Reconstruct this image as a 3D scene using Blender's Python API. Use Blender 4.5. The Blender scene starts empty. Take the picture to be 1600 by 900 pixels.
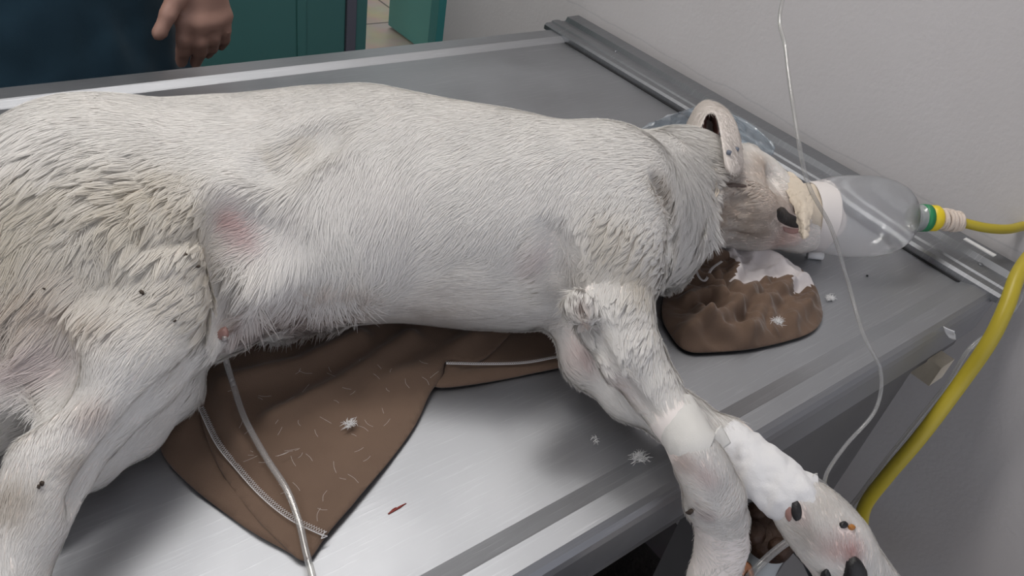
import bpy, math, random
import numpy as np
from mathutils import Vector, Matrix
from mathutils.kdtree import KDTree
from mathutils.bvhtree import BVHTree
from mathutils import geometry as mgeo
random.seed(7); rng = np.random.default_rng(7)
S = bpy.context.scene
COL = S.collection

# ---------------------------------------------------------------- camera
F = 1200.0                      # focal length in pixels of the 1600 px wide frame
R = np.array([[0.79265, -0.26548, 0.54887], [-0.58859, -0.56691, 0.57635], [0.15815, -0.77991, -0.60561]])
R[0] /= np.linalg.norm(R[0]); R[1] -= R[0]*(R[0]@R[1]); R[1] /= np.linalg.norm(R[1]); R[2] = np.cross(R[0], R[1])
TH = 0.90                       # height of the table top
CAM = np.array([0.0, 0.0, TH+0.5])
cd = bpy.data.cameras.new('camera'); cam = bpy.data.objects.new('camera', cd); COL.objects.link(cam)
cd.sensor_width = 36; cd.lens = F/1600*36; cd.clip_start = 0.02; cd.clip_end = 50
cx, cy, cz = R[:, 0], -R[:, 1], -R[:, 2]
cam.matrix_world = Matrix(((cx[0], cy[0], cz[0], CAM[0]), (cx[1], cy[1], cz[1], CAM[1]), (cx[2], cy[2], cz[2], CAM[2]), (0, 0, 0, 1)))
S.camera = cam
# ---------------------------------------------------------------- world, lights, exposure
w = bpy.data.worlds.new('world'); S.world = w; w.use_nodes = True
w.node_tree.nodes['Background'].inputs[0].default_value = (0.86, 0.88, 0.97, 1)
w.node_tree.nodes['Background'].inputs[1].default_value = 0.74
def area(name, loc, target, sx, sy, power, color):
    l = bpy.data.lights.new(name, 'AREA'); l.shape = 'RECTANGLE'; l.size = sx; l.size_y = sy; l.energy = power; l.color = color
    o = bpy.data.objects.new(name, l); COL.objects.link(o); o.location = loc
    o.rotation_euler = (Vector(target)-Vector(loc)).to_track_quat('-Z', 'Y').to_euler(); return o
area('ceiling_lamp_light', (0.40, 1.02, 2.66), (0.40, 1.02, 0), 1.2, 0.30, 13, (1.0, 0.965, 0.93))
area('ceiling_lamp_light', (-1.15, 0.85, 2.66), (-1.15, 0.85, 0), 1.2, 0.30, 13, (1.0, 0.97, 0.95))
area('corridor_daylight', (2.4, 4.6, 2.6), (2.0, 3.5, 0), 1.2, 1.2, 22, (0.95, 1.0, 0.98))
S.view_settings.view_transform = 'Standard'; S.view_settings.look = 'None'
S.view_settings.exposure = 0.20; S.view_settings.gamma = 1.0; S.view_settings.use_curve_mapping = False

# ---------------------------------------------------------------- helpers
def ray(px, py):
    return R @ np.array([px-800.0, py-450.0, F])
def at(px, py, z=0.0):          # point of the place seen at a pixel, z metres above the table top
    d = ray(px, py); return CAM + d*((TH+z-CAM[2])/d[2])
def atY(px, py, Y):
    d = ray(px, py); return CAM + d*(Y/d[1])
def atX(px, py, X):
    d = ray(px, py); return CAM + d*(X/d[0])
def depth(p): return float(R[:, 2] @ 0 if False else (R.T @ (np.asarray(p)-CAM))[2])
def node(px, py, z, rpx):
    p = at(px, py, z); return p, rpx*depth(p)/F
def tag(o, label=None, cat=None, group=None, kind=None):
    if label: o['label'] = label
    if cat: o['category'] = cat
    if group: o['group'] = group
    if kind: o['kind'] = kind
    return o
def empty(name, loc):
    o = bpy.data.objects.new(name, None); COL.objects.link(o); o.location = loc; o.empty_display_size = .05; return o
def put(name, verts, faces, m, parent=None, smooth=True):
    me = bpy.data.meshes.new(name); me.from_pydata([tuple(map(float, v)) for v in verts], [], [tuple(int(i) for i in f) for f in faces])
    me.materials.append(m)
    if smooth: me.polygons.foreach_set('use_smooth', [True]*len(me.polygons))
    me.update()
    o = bpy.data.objects.new(name, me); COL.objects.link(o)
    if parent is not None: adopt(o, parent)
    return o
def adopt(o, parent):
    o.parent = parent
    o.matrix_parent_inverse = Matrix.Translation(-Vector(parent.location))
def put_np(name, V, Q, m, parent=None):
    me = bpy.data.meshes.new(name); V = np.asarray(V, np.float32); Q = np.asarray(Q, np.int32)
    me.vertices.add(len(V)); me.vertices.foreach_set('co', V.ravel())
    k = Q.shape[1]; me.loops.add(Q.size); me.loops.foreach_set('vertex_index', Q.ravel())
    me.polygons.add(len(Q)); me.polygons.foreach_set('loop_start', np.arange(0, Q.size, k, dtype=np.int32))
    me.polygons.foreach_set('use_smooth', np.ones(len(Q), bool))
    me.update(calc_edges=True); me.materials.append(m)
    o = bpy.data.objects.new(name, me); COL.objects.link(o)
    if parent is not None: adopt(o, parent)
    return o
def box(p0, p1):
    x0, y0, z0 = p0; x1, y1, z1 = p1
    v = [(x0,y0,z0),(x1,y0,z0),(x1,y1,z0),(x0,y1,z0),(x0,y0,z1),(x1,y0,z1),(x1,y1,z1),(x0,y1,z1)]
    f = [(0,3,2,1),(4,5,6,7),(0,1,5,4),(1,2,6,5),(2,3,7,6),(3,0,4,7)]
    return v, f
def boxo(name, p0, p1, m, parent=None, bevel=0.0):
    v, f = box(p0, p1); o = put(name, v, f, m, parent, smooth=False)
    if bevel:
        b = o.modifiers.new('bevel', 'BEVEL'); b.width = bevel; b.segments = 3
    return o
def catmull(P, n=12):
    P = np.asarray(P, float)
    if len(P) < 3: return np.array([P[0]*(1-t)+P[1]*t for t in np.linspace(0, 1, n+1)])
    E = np.vstack([2*P[0]-P[1], P, 2*P[-1]-P[-2]]); out = []
    for i in range(1, len(E)-2):
        for t in np.linspace(0, 1, n, endpoint=False):
            out.append(.5*((2*E[i])+(-E[i-1]+E[i+1])*t+(2*E[i-1]-5*E[i]+4*E[i+1]-E[i+2])*t*t+(-E[i-1]+3*E[i]-3*E[i+1]+E[i+2])*t**3))
    out.append(P[-1]); return np.array(out)
def frames(C):
    T = np.gradient(C, axis=0); T /= np.linalg.norm(T, axis=1)[:, None]+1e-12
    up = np.array([0, 0, 1.0]) if abs(T[0, 2]) < .9 else np.array([1.0, 0, 0])
    U = np.zeros_like(C); u = up
    for i, t in enumerate(T):
        u = u-t*(u@t); u /= np.linalg.norm(u)+1e-12; U[i] = u
    return T, U, np.cross(T, U)
def tube_geo(C, r, n=10, cap=True, wob=None):
    C = np.asarray(C, float); r = np.broadcast_to(r, (len(C),)); T, U, V = frames(C)
    a = np.linspace(0, 2*np.pi, n, endpoint=False); vs = []
    for i in range(len(C)):
        for j, t in enumerate(a):
            rr = r[i]*(1 if wob is None else wob(i, t))
            vs.append(C[i]+rr*(np.cos(t)*U[i]+np.sin(t)*V[i]))
    fs = [(i*n+j, i*n+(j+1) % n, (i+1)*n+(j+1) % n, (i+1)*n+j) for i in range(len(C)-1) for j in range(n)]
    if cap: fs += [tuple(range(n))[::-1], tuple((len(C)-1)*n+j for j in range(n))]
    return vs, fs
def tube(name, P, r, m, parent=None, n=10, seg=12, smooth_path=True, **k):
    C = catmull(P, seg) if smooth_path else np.asarray(P, float)
    if np.ndim(r): r = np.interp(np.linspace(0, 1, len(C)), np.linspace(0, 1, len(r)), r)
    v, f = tube_geo(C, r, n, **k); return put(name, v, f, m, parent)
def join(geos):
    V, Fc = [], []
    for v, f in geos:
        b = len(V); V += [tuple(x) for x in v]; Fc += [tuple(i+b for i in q) for q in f]
    return V, Fc
def lathe(name, A, B, prof, m, parent=None, n=40, wob=None, cap=False):   # prof: (t along A->B, radius m)
    A = np.asarray(A); B = np.asarray(B); C = np.array([A+(B-A)*t for t, _ in prof]); d = (B-A)/np.linalg.norm(B-A)
    up = np.array([0, 0, 1.0]); u = up-d*(up@d); u /= np.linalg.norm(u); v = np.cross(d, u)
    vs = [C[i]+prof[i][1]*(1 if wob is None else wob(i, a))*(math.cos(a)*u+math.sin(a)*v) for i in range(len(prof)) for a in np.linspace(0, 2*np.pi, n, endpoint=False)]
    fs = [(i*n+j, i*n+(j+1) % n, (i+1)*n+(j+1) % n, (i+1)*n+j) for i in range(len(prof)-1) for j in range(n)]
    if cap: fs += [tuple(range(n))[::-1], tuple((len(prof)-1)*n+j for j in range(n))]
    return put(name, vs, fs, m, parent)
def sn(P, f, seed=0):            # cheap smooth noise, about -1..1
    P = np.asarray(P)*f; r = np.random.default_rng(seed); out = 0
    for k in range(5):
        a = r.normal(size=(3, 3))*1.1; ph = r.uniform(0, 6.28, 3); q = P @ a.T+ph
        out = out+np.sin(q[..., 0]+1.3*np.sin(q[..., 1]))*np.cos(q[..., 2])
    return out/2.6

# ---------------------------------------------------------------- materials
def nm(name):
    m = bpy.data.materials.new(name); m.use_nodes = True; nt = m.node_tree; return m, nt, nt.nodes['Principled BSDF']
def N(nt, kind, **kw):
    n = nt.nodes.new(kind)
    for k, v in kw.items():
        if k in n.inputs.keys() if isinstance(k, str) else False: n.inputs[k].default_value = v
        else: setattr(n, k, v)
    return n
def simple(name, c, rough=.5, metal=0.0, bump=None, var=0.0, scale=20, spec=.5):
    m, nt, b = nm(name)
    b.inputs['Base Color'].default_value = (*c, 1); b.inputs['Roughness'].default_value = rough; b.inputs['Metallic'].default_value = metal
    b.inputs['Specular IOR Level'].default_value = spec
    tc = N(nt, 'ShaderNodeTexCoord')
    if var:
        no = N(nt, 'ShaderNodeTexNoise'); no.inputs['Scale'].default_value = scale; no.inputs['Detail'].default_value = 6
        nt.links.new(tc.outputs['Object'], no.inputs['Vector'])
        mx = N(nt, 'ShaderNodeMix', data_type='RGBA'); mx.inputs[6].default_value = (*[x*(1-var) for x in c], 1); mx.inputs[7].default_value = (*[min(1, x*(1+var)) for x in c], 1)
        nt.links.new(no.outputs['Fac'], mx.inputs[0]); nt.links.new(mx.outputs[2], b.inputs['Base Color'])
    if bump:
        sc, st, dist = bump
        n2 = N(nt, 'ShaderNodeTexNoise'); n2.inputs['Scale'].default_value = sc; n2.inputs['Detail'].default_value = 5
        nt.links.new(tc.outputs['Object'], n2.inputs['Vector'])
        bp = N(nt, 'ShaderNodeBump'); bp.inputs['Strength'].default_value = st; bp.inputs['Distance'].default_value = dist
        nt.links.new(n2.outputs['Fac'], bp.inputs['Height']); nt.links.new(bp.outputs['Normal'], b.inputs['Normal'])
    return m
def attr_mat(name, rough, bump=None, trans=0.0, spec=.3, sss=0.0):
    m, nt, b = nm(name)
    a = N(nt, 'ShaderNodeAttribute', attribute_name='Col'); nt.links.new(a.outputs['Color'], b.inputs['Base Color'])
    b.inputs['Roughness'].default_value = rough; b.inputs['Specular IOR Level'].default_value = spec
    if sss:
        b.inputs['Subsurface Weight'].default_value = sss; b.inputs['Subsurface Scale'].default_value = .004
    if trans:
        t = N(nt, 'ShaderNodeBsdfTranslucent'); nt.links.new(a.outputs['Color'], t.inputs['Color'])
        mx = N(nt, 'ShaderNodeMixShader'); mx.inputs[0].default_value = trans
        nt.links.new(b.outputs[0], mx.inputs[1]); nt.links.new(t.outputs[0], mx.inputs[2]); nt.links.new(mx.outputs[0], nt.nodes['Material Output'].inputs[0])
    if bump:
        tc = N(nt, 'ShaderNodeTexCoord'); n2 = N(nt, 'ShaderNodeTexNoise'); n2.inputs['Scale'].default_value = bump[0]; n2.inputs['Detail'].default_value = 4
        nt.links.new(tc.outputs['Object'], n2.inputs['Vector'])
        bp = N(nt, 'ShaderNodeBump'); bp.inputs['Strength'].default_value = bump[1]; bp.inputs['Distance'].default_value = bump[2]
        nt.links.new(n2.outputs['Fac'], bp.inputs['Height']); nt.links.new(bp.outputs['Normal'], b.inputs['Normal'])
    return m
def clear_film(name, tint=(1, 1, 1), gloss=.35, milky=.04, rough=.06):
    m, nt, b = nm(name); nt.nodes.remove(b)
    tr = N(nt, 'ShaderNodeBsdfTransparent'); tr.inputs[0].default_value = (*tint, 1)
    gl = N(nt, 'ShaderNodeBsdfGlossy'); gl.inputs['Roughness'].default_value = rough
    df = N(nt, 'ShaderNodeBsdfDiffuse'); df.inputs[0].default_value = (.8, .82, .85, 1)
    lw = N(nt, 'ShaderNodeLayerWeight'); lw.inputs[0].default_value = gloss
    m1 = N(nt, 'ShaderNodeMixShader'); m2 = N(nt, 'ShaderNodeMixShader')
    mu = N(nt, 'ShaderNodeMath', operation='MULTIPLY_ADD'); mu.inputs[1].default_value = .6; mu.inputs[2].default_value = .04
    nt.links.new(lw.outputs['Facing'], mu.inputs[0]); nt.links.new(mu.outputs[0], m1.inputs[0])
    nt.links.new(tr.outputs[0], m1.inputs[1]); nt.links.new(gl.outputs[0], m1.inputs[2])
    m2.inputs[0].default_value = milky; nt.links.new(m1.outputs[0], m2.inputs[1]); nt.links.new(df.outputs[0], m2.inputs[2])
    nt.links.new(m2.outputs[0], nt.nodes['Material Output'].inputs[0]); return m
def steel(name, base=.56, rough=.34, dirt=True):
    m, nt, b = nm(name); tc = N(nt, 'ShaderNodeTexCoord')
    b.inputs['Metallic'].default_value = 1.0
    big = N(nt, 'ShaderNodeTexNoise'); big.inputs['Scale'].default_value = 5; big.inputs['Detail'].default_value = 8; nt.links.new(tc.outputs['Object'], big.inputs['Vector'])
    rr = N(nt, 'ShaderNodeMapRange'); rr.inputs['To Min'].default_value = rough-.06; rr.inputs['To Max'].default_value = rough+.1; rr.inputs['From Min'].default_value = .3; rr.inputs['From Max'].default_value = .7
    nt.links.new(big.outputs['Fac'], rr.inputs['Value']); nt.links.new(rr.outputs[0], b.inputs['Roughness'])
    mx = N(nt, 'ShaderNodeMix', data_type='RGBA'); mx.inputs[6].default_value = (base*.92, base*.94, base*.98, 1); mx.inputs[7].default_value = (base*1.04, base*1.07, base*1.13, 1)
    nt.links.new(big.outputs['Fac'], mx.inputs[0])
    hs = None; heights = []
    for k, (rot, sc) in enumerate([((0, 0, .25), (11, 420, 1)), ((0, 0, 1.15), (14, 520, 1)), ((0, 0, -.55), (12, 460, 1)), ((0, 0, 1.9), (16, 380, 1))]):
        mp = N(nt, 'ShaderNodeMapping'); mp.inputs['Rotation'].default_value = rot; mp.inputs['Scale'].default_value = sc
        no = N(nt, 'ShaderNodeTexNoise'); no.inputs['Scale'].default_value = 1.0; no.inputs['Detail'].default_value = 3; no.inputs['Distortion'].default_value = .4
        nt.links.new(tc.outputs['Object'], mp.inputs['Vector']); nt.links.new(mp.outputs[0], no.inputs['Vector'])
        cr = N(nt, 'ShaderNodeMapRange'); cr.inputs['From Min'].default_value = .62; cr.inputs['From Max'].default_value = .78
        nt.links.new(no.outputs['Fac'], cr.inputs['Value']); heights.append(cr.outputs[0])
    acc = heights[0]
    for h in heights[1:]:
        ad = N(nt, 'ShaderNodeMath', operation='ADD'); nt.links.new(acc, ad.inputs[0]); nt.links.new(h, ad.inputs[1]); acc = ad.outputs[0]
    m2 = N(nt, 'ShaderNodeMix', data_type='RGBA'); m2.inputs[7].default_value = (.80, .81, .84, 1)
    sc_ = N(nt, 'ShaderNodeMath', operation='MULTIPLY'); sc_.inputs[1].default_value = .17; nt.links.new(acc, sc_.inputs[0])
    nt.links.new(sc_.outputs[0], m2.inputs[0]); nt.links.new(mx.outputs[2], m2.inputs[6]); nt.links.new(m2.outputs[2], b.inputs['Base Color'])
    bp = N(nt, 'ShaderNodeBump'); bp.inputs['Strength'].default_value = .15; bp.inputs['Distance'].default_value = .0003
    nt.links.new(acc, bp.inputs['Height']); nt.links.new(bp.outputs[0], b.inputs['Normal'])
    return m
def wall_mat():
    m, nt, b = nm('painted_plaster'); tc = N(nt, 'ShaderNodeTexCoord')
    b.inputs['Roughness'].default_value = .45
    n1 = N(nt, 'ShaderNodeTexNoise'); n1.inputs['Scale'].default_value = 3.5; n1.inputs['Detail'].default_value = 5; nt.links.new(tc.outputs['Object'], n1.inputs['Vector'])
    mx = N(nt, 'ShaderNodeMix', data_type='RGBA'); mx.inputs[6].default_value = (.56, .535, .53, 1); mx.inputs[7].default_value = (.655, .635, .64, 1)
    nt.links.new(n1.outputs['Fac'], mx.inputs[0])
    # faint grubby patches low on the wall
    n3 = N(nt, 'ShaderNodeTexVoronoi', feature='SMOOTH_F1'); n3.inputs['Scale'].default_value = 9; nt.links.new(tc.outputs['Object'], n3.inputs['Vector'])
    sx = N(nt, 'ShaderNodeSeparateXYZ'); nt.links.new(tc.outputs['Object'], sx.inputs[0])
    lo = N(nt, 'ShaderNodeMapRange'); lo.inputs['From Min'].default_value = .62; lo.inputs['From Max'].default_value = .38; nt.links.new(sx.outputs['Z'], lo.inputs['Value'])
    cr = N(nt, 'ShaderNodeMapRange'); cr.inputs['From Min'].default_value = .25; cr.inputs['From Max'].default_value = .7; cr.inputs['To Max'].default_value = .35; nt.links.new(n3.outputs['Distance'], cr.inputs['Value'])
    mm = N(nt, 'ShaderNodeMath', operation='MULTIPLY'); nt.links.new(lo.outputs[0], mm.inputs[0]); nt.links.new(cr.outputs[0], mm.inputs[1])
    m3 = N(nt, 'ShaderNodeMix', data_type='RGBA'); m3.inputs[7].default_value = (.44, .38, .35, 1); nt.links.new(mm.outputs[0], m3.inputs[0]); nt.links.new(mx.outputs[2], m3.inputs[6])
    # scuff line a hand above the table rail
    n4 = N(nt, 'ShaderNodeTexNoise'); n4.inputs['Scale'].default_value = 6; n4.inputs['Detail'].default_value = 4; nt.links.new(tc.outputs['Object'], n4.inputs['Vector'])
    wv = N(nt, 'ShaderNodeMath', operation='MULTIPLY_ADD'); wv.inputs[1].default_value = .03; nt.links.new(n4.outputs['Fac'], wv.inputs[0]); nt.links.new(sx.outputs['Z'], wv.inputs[2])
    df = N(nt, 'ShaderNodeMath', operation='SUBTRACT'); df.inputs[1].default_value = TH+.03+.015; nt.links.new(wv.outputs[0], df.inputs[0])
    ab = N(nt, 'ShaderNodeMath', operation='ABSOLUTE'); nt.links.new(df.outputs[0], ab.inputs[0])
    ln = N(nt, 'ShaderNodeMapRange'); ln.inputs['From Min'].default_value = .0022; ln.inputs['From Max'].default_value = 0; ln.inputs['To Max'].default_value = .35; nt.links.new(ab.outputs[0], ln.inputs['Value'])
    m4 = N(nt, 'ShaderNodeMix', data_type='RGBA'); m4.inputs[7].default_value = (.38, .38, .4, 1); nt.links.new(ln.outputs[0], m4.inputs[0]); nt.links.new(m3.outputs[2], m4.inputs[6])
    nt.links.new(m4.outputs[2], b.inputs['Base Color'])
    n2 = N(nt, 'ShaderNodeTexNoise'); n2.inputs['Scale'].default_value = 130; n2.inputs['Detail'].default_value = 4; nt.links.new(tc.outputs['Object'], n2.inputs['Vector'])
    bp = N(nt, 'ShaderNodeBump'); bp.inputs['Strength'].default_value = .35; bp.inputs['Distance'].default_value = .0015
    nt.links.new(n2.outputs['Fac'], bp.inputs['Height']); nt.links.new(bp.outputs['Normal'], b.inputs['Normal'])
    return m
def tile_mat(name, c1, c2, size, mortar=.004):
    m, nt, b = nm(name); tc = N(nt, 'ShaderNodeTexCoord'); b.inputs['Roughness'].default_value = .35
    br = N(nt, 'ShaderNodeTexBrick'); br.offset = 0; br.inputs['Scale'].default_value = 1; br.inputs['Brick Width'].default_value = size; br.inputs['Row Height'].default_value = size
    br.inputs['Mortar Size'].default_value = mortar; br.inputs['Color1'].default_value = (*c1, 1); br.inputs['Color2'].default_value = (*c2, 1); br.inputs['Mortar'].default_value = (.16, .13, .11, 1)
    nt.links.new(tc.outputs['Object'], br.inputs['Vector'])
    no = N(nt, 'ShaderNodeTexNoise'); no.inputs['Scale'].default_value = 7; no.inputs['Detail'].default_value = 6; nt.links.new(tc.outputs['Object'], no.inputs['Vector'])
    mx = N(nt, 'ShaderNodeMix', data_type='RGBA', blend_type='OVERLAY'); mx.inputs[0].default_value = .35
    nt.links.new(br.outputs['Color'], mx.inputs[6]); nt.links.new(no.outputs['Color'], mx.inputs[7]); nt.links.new(mx.outputs[2], b.inputs['Base Color']); return m
def fabric(name, c, var=.12):
    m = simple(name, c, .9, bump=(900, .5, .0006), var=var, scale=30, spec=.15)
    m.node_tree.nodes['Principled BSDF'].inputs['Sheen Weight'].default_value = .25
    m.node_tree.nodes['Principled BSDF'].inputs['Sheen Roughness'].default_value = .4
    return m

M_steel = steel('brushed_stainless_steel', .39, .46)
M_rail = steel('dull_aluminium', .29, .52)
M_dark_steel = simple('grey_painted_steel', (.13, .128, .13), .5, .2, var=.1)
M_wall = wall_mat()
M_floor = tile_mat('dark_granite_tile', (.10, .085, .08), (.13, .11, .10), .33)
M_floor2 = tile_mat('beige_tile', (.60, .50, .40), (.62, .53, .43), .42, .006)
M_teal = simple('dark_teal_door_paint', (.045, .145, .135), .35, var=.06, scale=4)
M_teal_lit = simple('lit_teal_door_paint', (.10, .33, .29), .35, var=.05, scale=4)  # door teal brightened, the corridor light on the open leaf is in its colour
M_grey = simple('grey_metal_strip', (.13, .13, .16), .4, .5)
M_ceil = simple('ceiling_paint', (.75, .75, .74), .8)
M_brown = fabric('brown_jersey', (.150, .100, .072), .15)
M_whitecl = fabric('white_jersey', (.66, .62, .62), .05)
M_thread = simple('white_thread', (.62, .60, .60), .8)
M_fur = attr_mat('white_dog_fur', .7, trans=.42, spec=.04)
M_skin = attr_mat('dog_skin', .7, spec=.2)
M_black = simple('black_pad', (.012, .011, .012), .45, bump=(700, .6, .0006))
M_lip = simple('dark_lip', (.018, .014, .014), .35, bump=(300, .4, .001))
M_pink = simple('pink_skin', (.30, .17, .15), .5, bump=(300, .3, .001))
M_tape = simple('fabric_tape', (.70, .685, .65), .75, bump=(1200, .5, .0004), var=.04)
M_band = simple('white_gauze', (.76, .755, .76), .8, bump=(700, .5, .0005), var=.03)
M_cream = simple('cream_adhesive_tape', (.62, .54, .44), .6, bump=(500, .5, .0006), var=.12)
M_clear = clear_film('clear_plastic', (.95, .965, .97), .35, .07, .09)
M_bottle, nt, b = nm('fogged_clear_bottle'); nt.nodes.remove(b)
_rf = N(nt, 'ShaderNodeBsdfRefraction'); _rf.inputs['IOR'].default_value = 1.04; _rf.inputs['Roughness'].default_value = .30; _rf.inputs['Color'].default_value = (1, 1, 1, 1)
_gl = N(nt, 'ShaderNodeBsdfGlossy'); _gl.inputs['Roughness'].default_value = .07; _df = N(nt, 'ShaderNodeBsdfDiffuse'); _df.inputs[0].default_value = (.8, .8, .82, 1)
_lw = N(nt, 'ShaderNodeLayerWeight'); _lw.inputs[0].default_value = .25; _m1 = N(nt, 'ShaderNodeMixShader'); _m2 = N(nt, 'ShaderNodeMixShader'); _m2.inputs[0].default_value = .16
_mu = N(nt, 'ShaderNodeMath', operation='MULTIPLY_ADD'); _mu.inputs[1].default_value = .18; _mu.inputs[2].default_value = .04
nt.links.new(_lw.outputs['Facing'], _mu.inputs[0]); nt.links.new(_mu.outputs[0], _m1.inputs[0]); nt.links.new(_rf.outputs[0], _m1.inputs[1]); nt.links.new(_gl.outputs[0], _m1.inputs[2])
nt.links.new(_m1.outputs[0], _m2.inputs[1]); nt.links.new(_df.outputs[0], _m2.inputs[2]); nt.links.new(_m2.outputs[0], nt.nodes['Material Output'].inputs[0])
M_bag = clear_film('bluish_plastic_film', (.80, .88, .93), .4, .22, .15)
M_tubing = clear_film('clear_tubing', (.90, .89, .86), .3, .12, .15)
M_yellow = simple('yellow_hose', (.47, .375, .03), .4, var=.12, scale=12)
M_ycap = simple('yellow_cap', (.80, .60, .02), .4)
M_green = simple('green_ring', (.02, .24, .09), .4)
M_scrub = fabric('dark_blue_scrub', (.014, .036, .055), .1)
M_trous = fabric('navy_trousers', (.012, .02, .035), .1)
M_hand = simple('skin', (.32, .185, .145), .55, bump=(400, .25, .0008), var=.12, scale=18)
M_hair = simple('dark_hair', (.03, .022, .018), .7)
M_rust = simple('rusty_brass', (.045, .022, .012), .55, .3, bump=(90, .8, .004), var=.5, scale=50)
M_greypl = simple('grey_translucent_plastic', (.50, .53, .54), .35, var=.08)
M_rubber = simple('black_rubber', (.018, .02, .026), .4)
M_copper = simple('copper', (.55, .25, .13), .25, .9)
M_paper = simple('white_paper', (.8, .8, .8), .8)
M_blood = simple('dried_blood', (.22, .03, .02), .5)
M_mat = simple('dark_coarse_mat', (.030, .024, .022), .95, bump=(150, 1, .01), var=.7, scale=60)
M_foam = simple('cream_foam', (.60, .54, .44), .9, bump=(60, .5, .003))
M_amber = simple('amber_scab', (.40, .16, .03), .4)

# ---------------------------------------------------------------- implicit surfaces
def surface_nets(G, org, h):
    I = G < 0; nx, ny, nz = G.shape
    c = np.zeros((nx-1, ny-1, nz-1), np.int8)
    for dx in (0, 1):
        for dy in (0, 1):
            for dz in (0, 1): c += I[dx:nx-1+dx, dy:ny-1+dy, dz:nz-1+dz]
    act = np.argwhere((c > 0) & (c < 8)); idx = -np.ones(c.shape, np.int64); idx[tuple(act.T)] = np.arange(len(act))
    acc = np.zeros((len(act), 3)); cnt = np.zeros(len(act))
    cor = [(a, b, d) for a in (0, 1) for b in (0, 1) for d in (0, 1)]
    vals = {q: G[act[:, 0]+q[0], act[:, 1]+q[1], act[:, 2]+q[2]] for q in cor}
    for q in cor:
        for ax in range(3):
            if q[ax] == 0:
                q2 = list(q); q2[ax] = 1; q2 = tuple(q2); a, b = vals[q], vals[q2]; m = (a < 0) != (b < 0)
                t = np.where(m, a/np.where(m, a-b, 1), 0); p = np.array(q, float)[None].repeat(len(act), 0); p[:, ax] = t
                acc[m] += p[m]; cnt[m] += 1
    V = (act+acc/cnt[:, None])*h+org
    quads = []
    for ax in range(3):
        sl0 = [slice(None)]*3; sl1 = [slice(None)]*3; sl0[ax] = slice(0, -1); sl1[ax] = slice(1, None)
        a, b = I[tuple(sl0)], I[tuple(sl1)]; e = np.argwhere(a != b); o1, o2 = [(1, 2), (2, 0), (0, 1)][ax]
        ok = (e[:, o1] > 0) & (e[:, o2] > 0) & (e[:, o1] < G.shape[o1]-1) & (e[:, o2] < G.shape[o2]-1); e = e[ok]
        def cell(d1, d2):
            q = e.copy(); q[:, o1] += d1; q[:, o2] += d2; return idx[q[:, 0], q[:, 1], q[:, 2]]
        Q = np.stack([cell(-1, -1), cell(0, -1), cell(0, 0), cell(-1, 0)], 1)
        inside = I[e[:, 0], e[:, 1], e[:, 2]]
        Q[~inside] = Q[~inside][:, ::-1]; quads.append(Q)
    Q = np.vstack(quads); return V, Q[(Q >= 0).all(1)]
class Field:
    def __init__(s, lo, hi, h):
        s.lo = np.array(lo, float); s.h = h; s.n = np.ceil((np.array(hi)-s.lo)/h).astype(int)+1; s.G = np.full(s.n, .2, np.float32)
    def block(s, lo, hi):
        a = np.clip(np.floor((np.asarray(lo)-s.lo)/s.h).astype(int), 0, s.n); b = np.clip(np.ceil((np.asarray(hi)-s.lo)/s.h).astype(int)+1, 0, s.n)
        if (b <= a).any(): return None, None
        ax = [s.lo[i]+np.arange(a[i], b[i])*s.h for i in range(3)]
        return tuple(slice(a[i], b[i]) for i in range(3)), np.stack(np.meshgrid(*ax, indexing='ij'), -1)
    def smin(s, sl, D, k):
        g = s.G[sl]; hh = np.clip(.5+.5*(g-D)/k, 0, 1); s.G[sl] = D*hh+g*(1-hh)-k*hh*(1-hh)
    def smax(s, sl, D, k):
        g = s.G[sl]; hh = np.clip(.5-.5*(g-D)/k, 0, 1); s.G[sl] = D*hh+g*(1-hh)+k*hh*(1-hh)
    def cone(s, a, b, ra, rb, k=.01, sq=(1, 1, 1), sub=False):
        a = np.asarray(a, float); b = np.asarray(b, float); m = max(ra, rb)*max(1/min(sq), 1)+k+.012
        sl, P = s.block(np.minimum(a, b)-m, np.maximum(a, b)+m)
        if sl is None: return
        q = np.array(sq, float); ab = (b-a); L = ab@ab+1e-12; t = np.clip(((P-a)@ab)/L, 0, 1)
        d = (P-a-t[..., None]*ab)*q; D = np.sqrt((d*d).sum(-1))-(ra+(rb-ra)*t)
        if sub: s.smax(sl, -D, k)
        else: s.smin(sl, D.astype(np.float32), k)
    def chain(s, nodes, k=.012, sq=(1, 1, 1)):
        for (a, ra), (b, rb) in zip(nodes[:-1], nodes[1:]): s.cone(a, b, ra, rb, k, sq)
    def mesh(s, relax=2):
        V, Q = surface_nets(s.G, s.lo, s.h)
        e = np.vstack([Q[:, [0, 1]], Q[:, [1, 2]], Q[:, [2, 3]], Q[:, [3, 0]]])
        for _ in range(relax):
            A = np.zeros_like(V); c = np.zeros(len(V)); 
            for a, b in ((0, 1), (1, 0)):
                for d in range(3): A[:, d] += np.bincount(e[:, a], V[e[:, b], d], len(V))
                c += np.bincount(e[:, a], minlength=len(V))
            V = V*.5+.5*A/c[:, None]
        return V, Q

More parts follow.
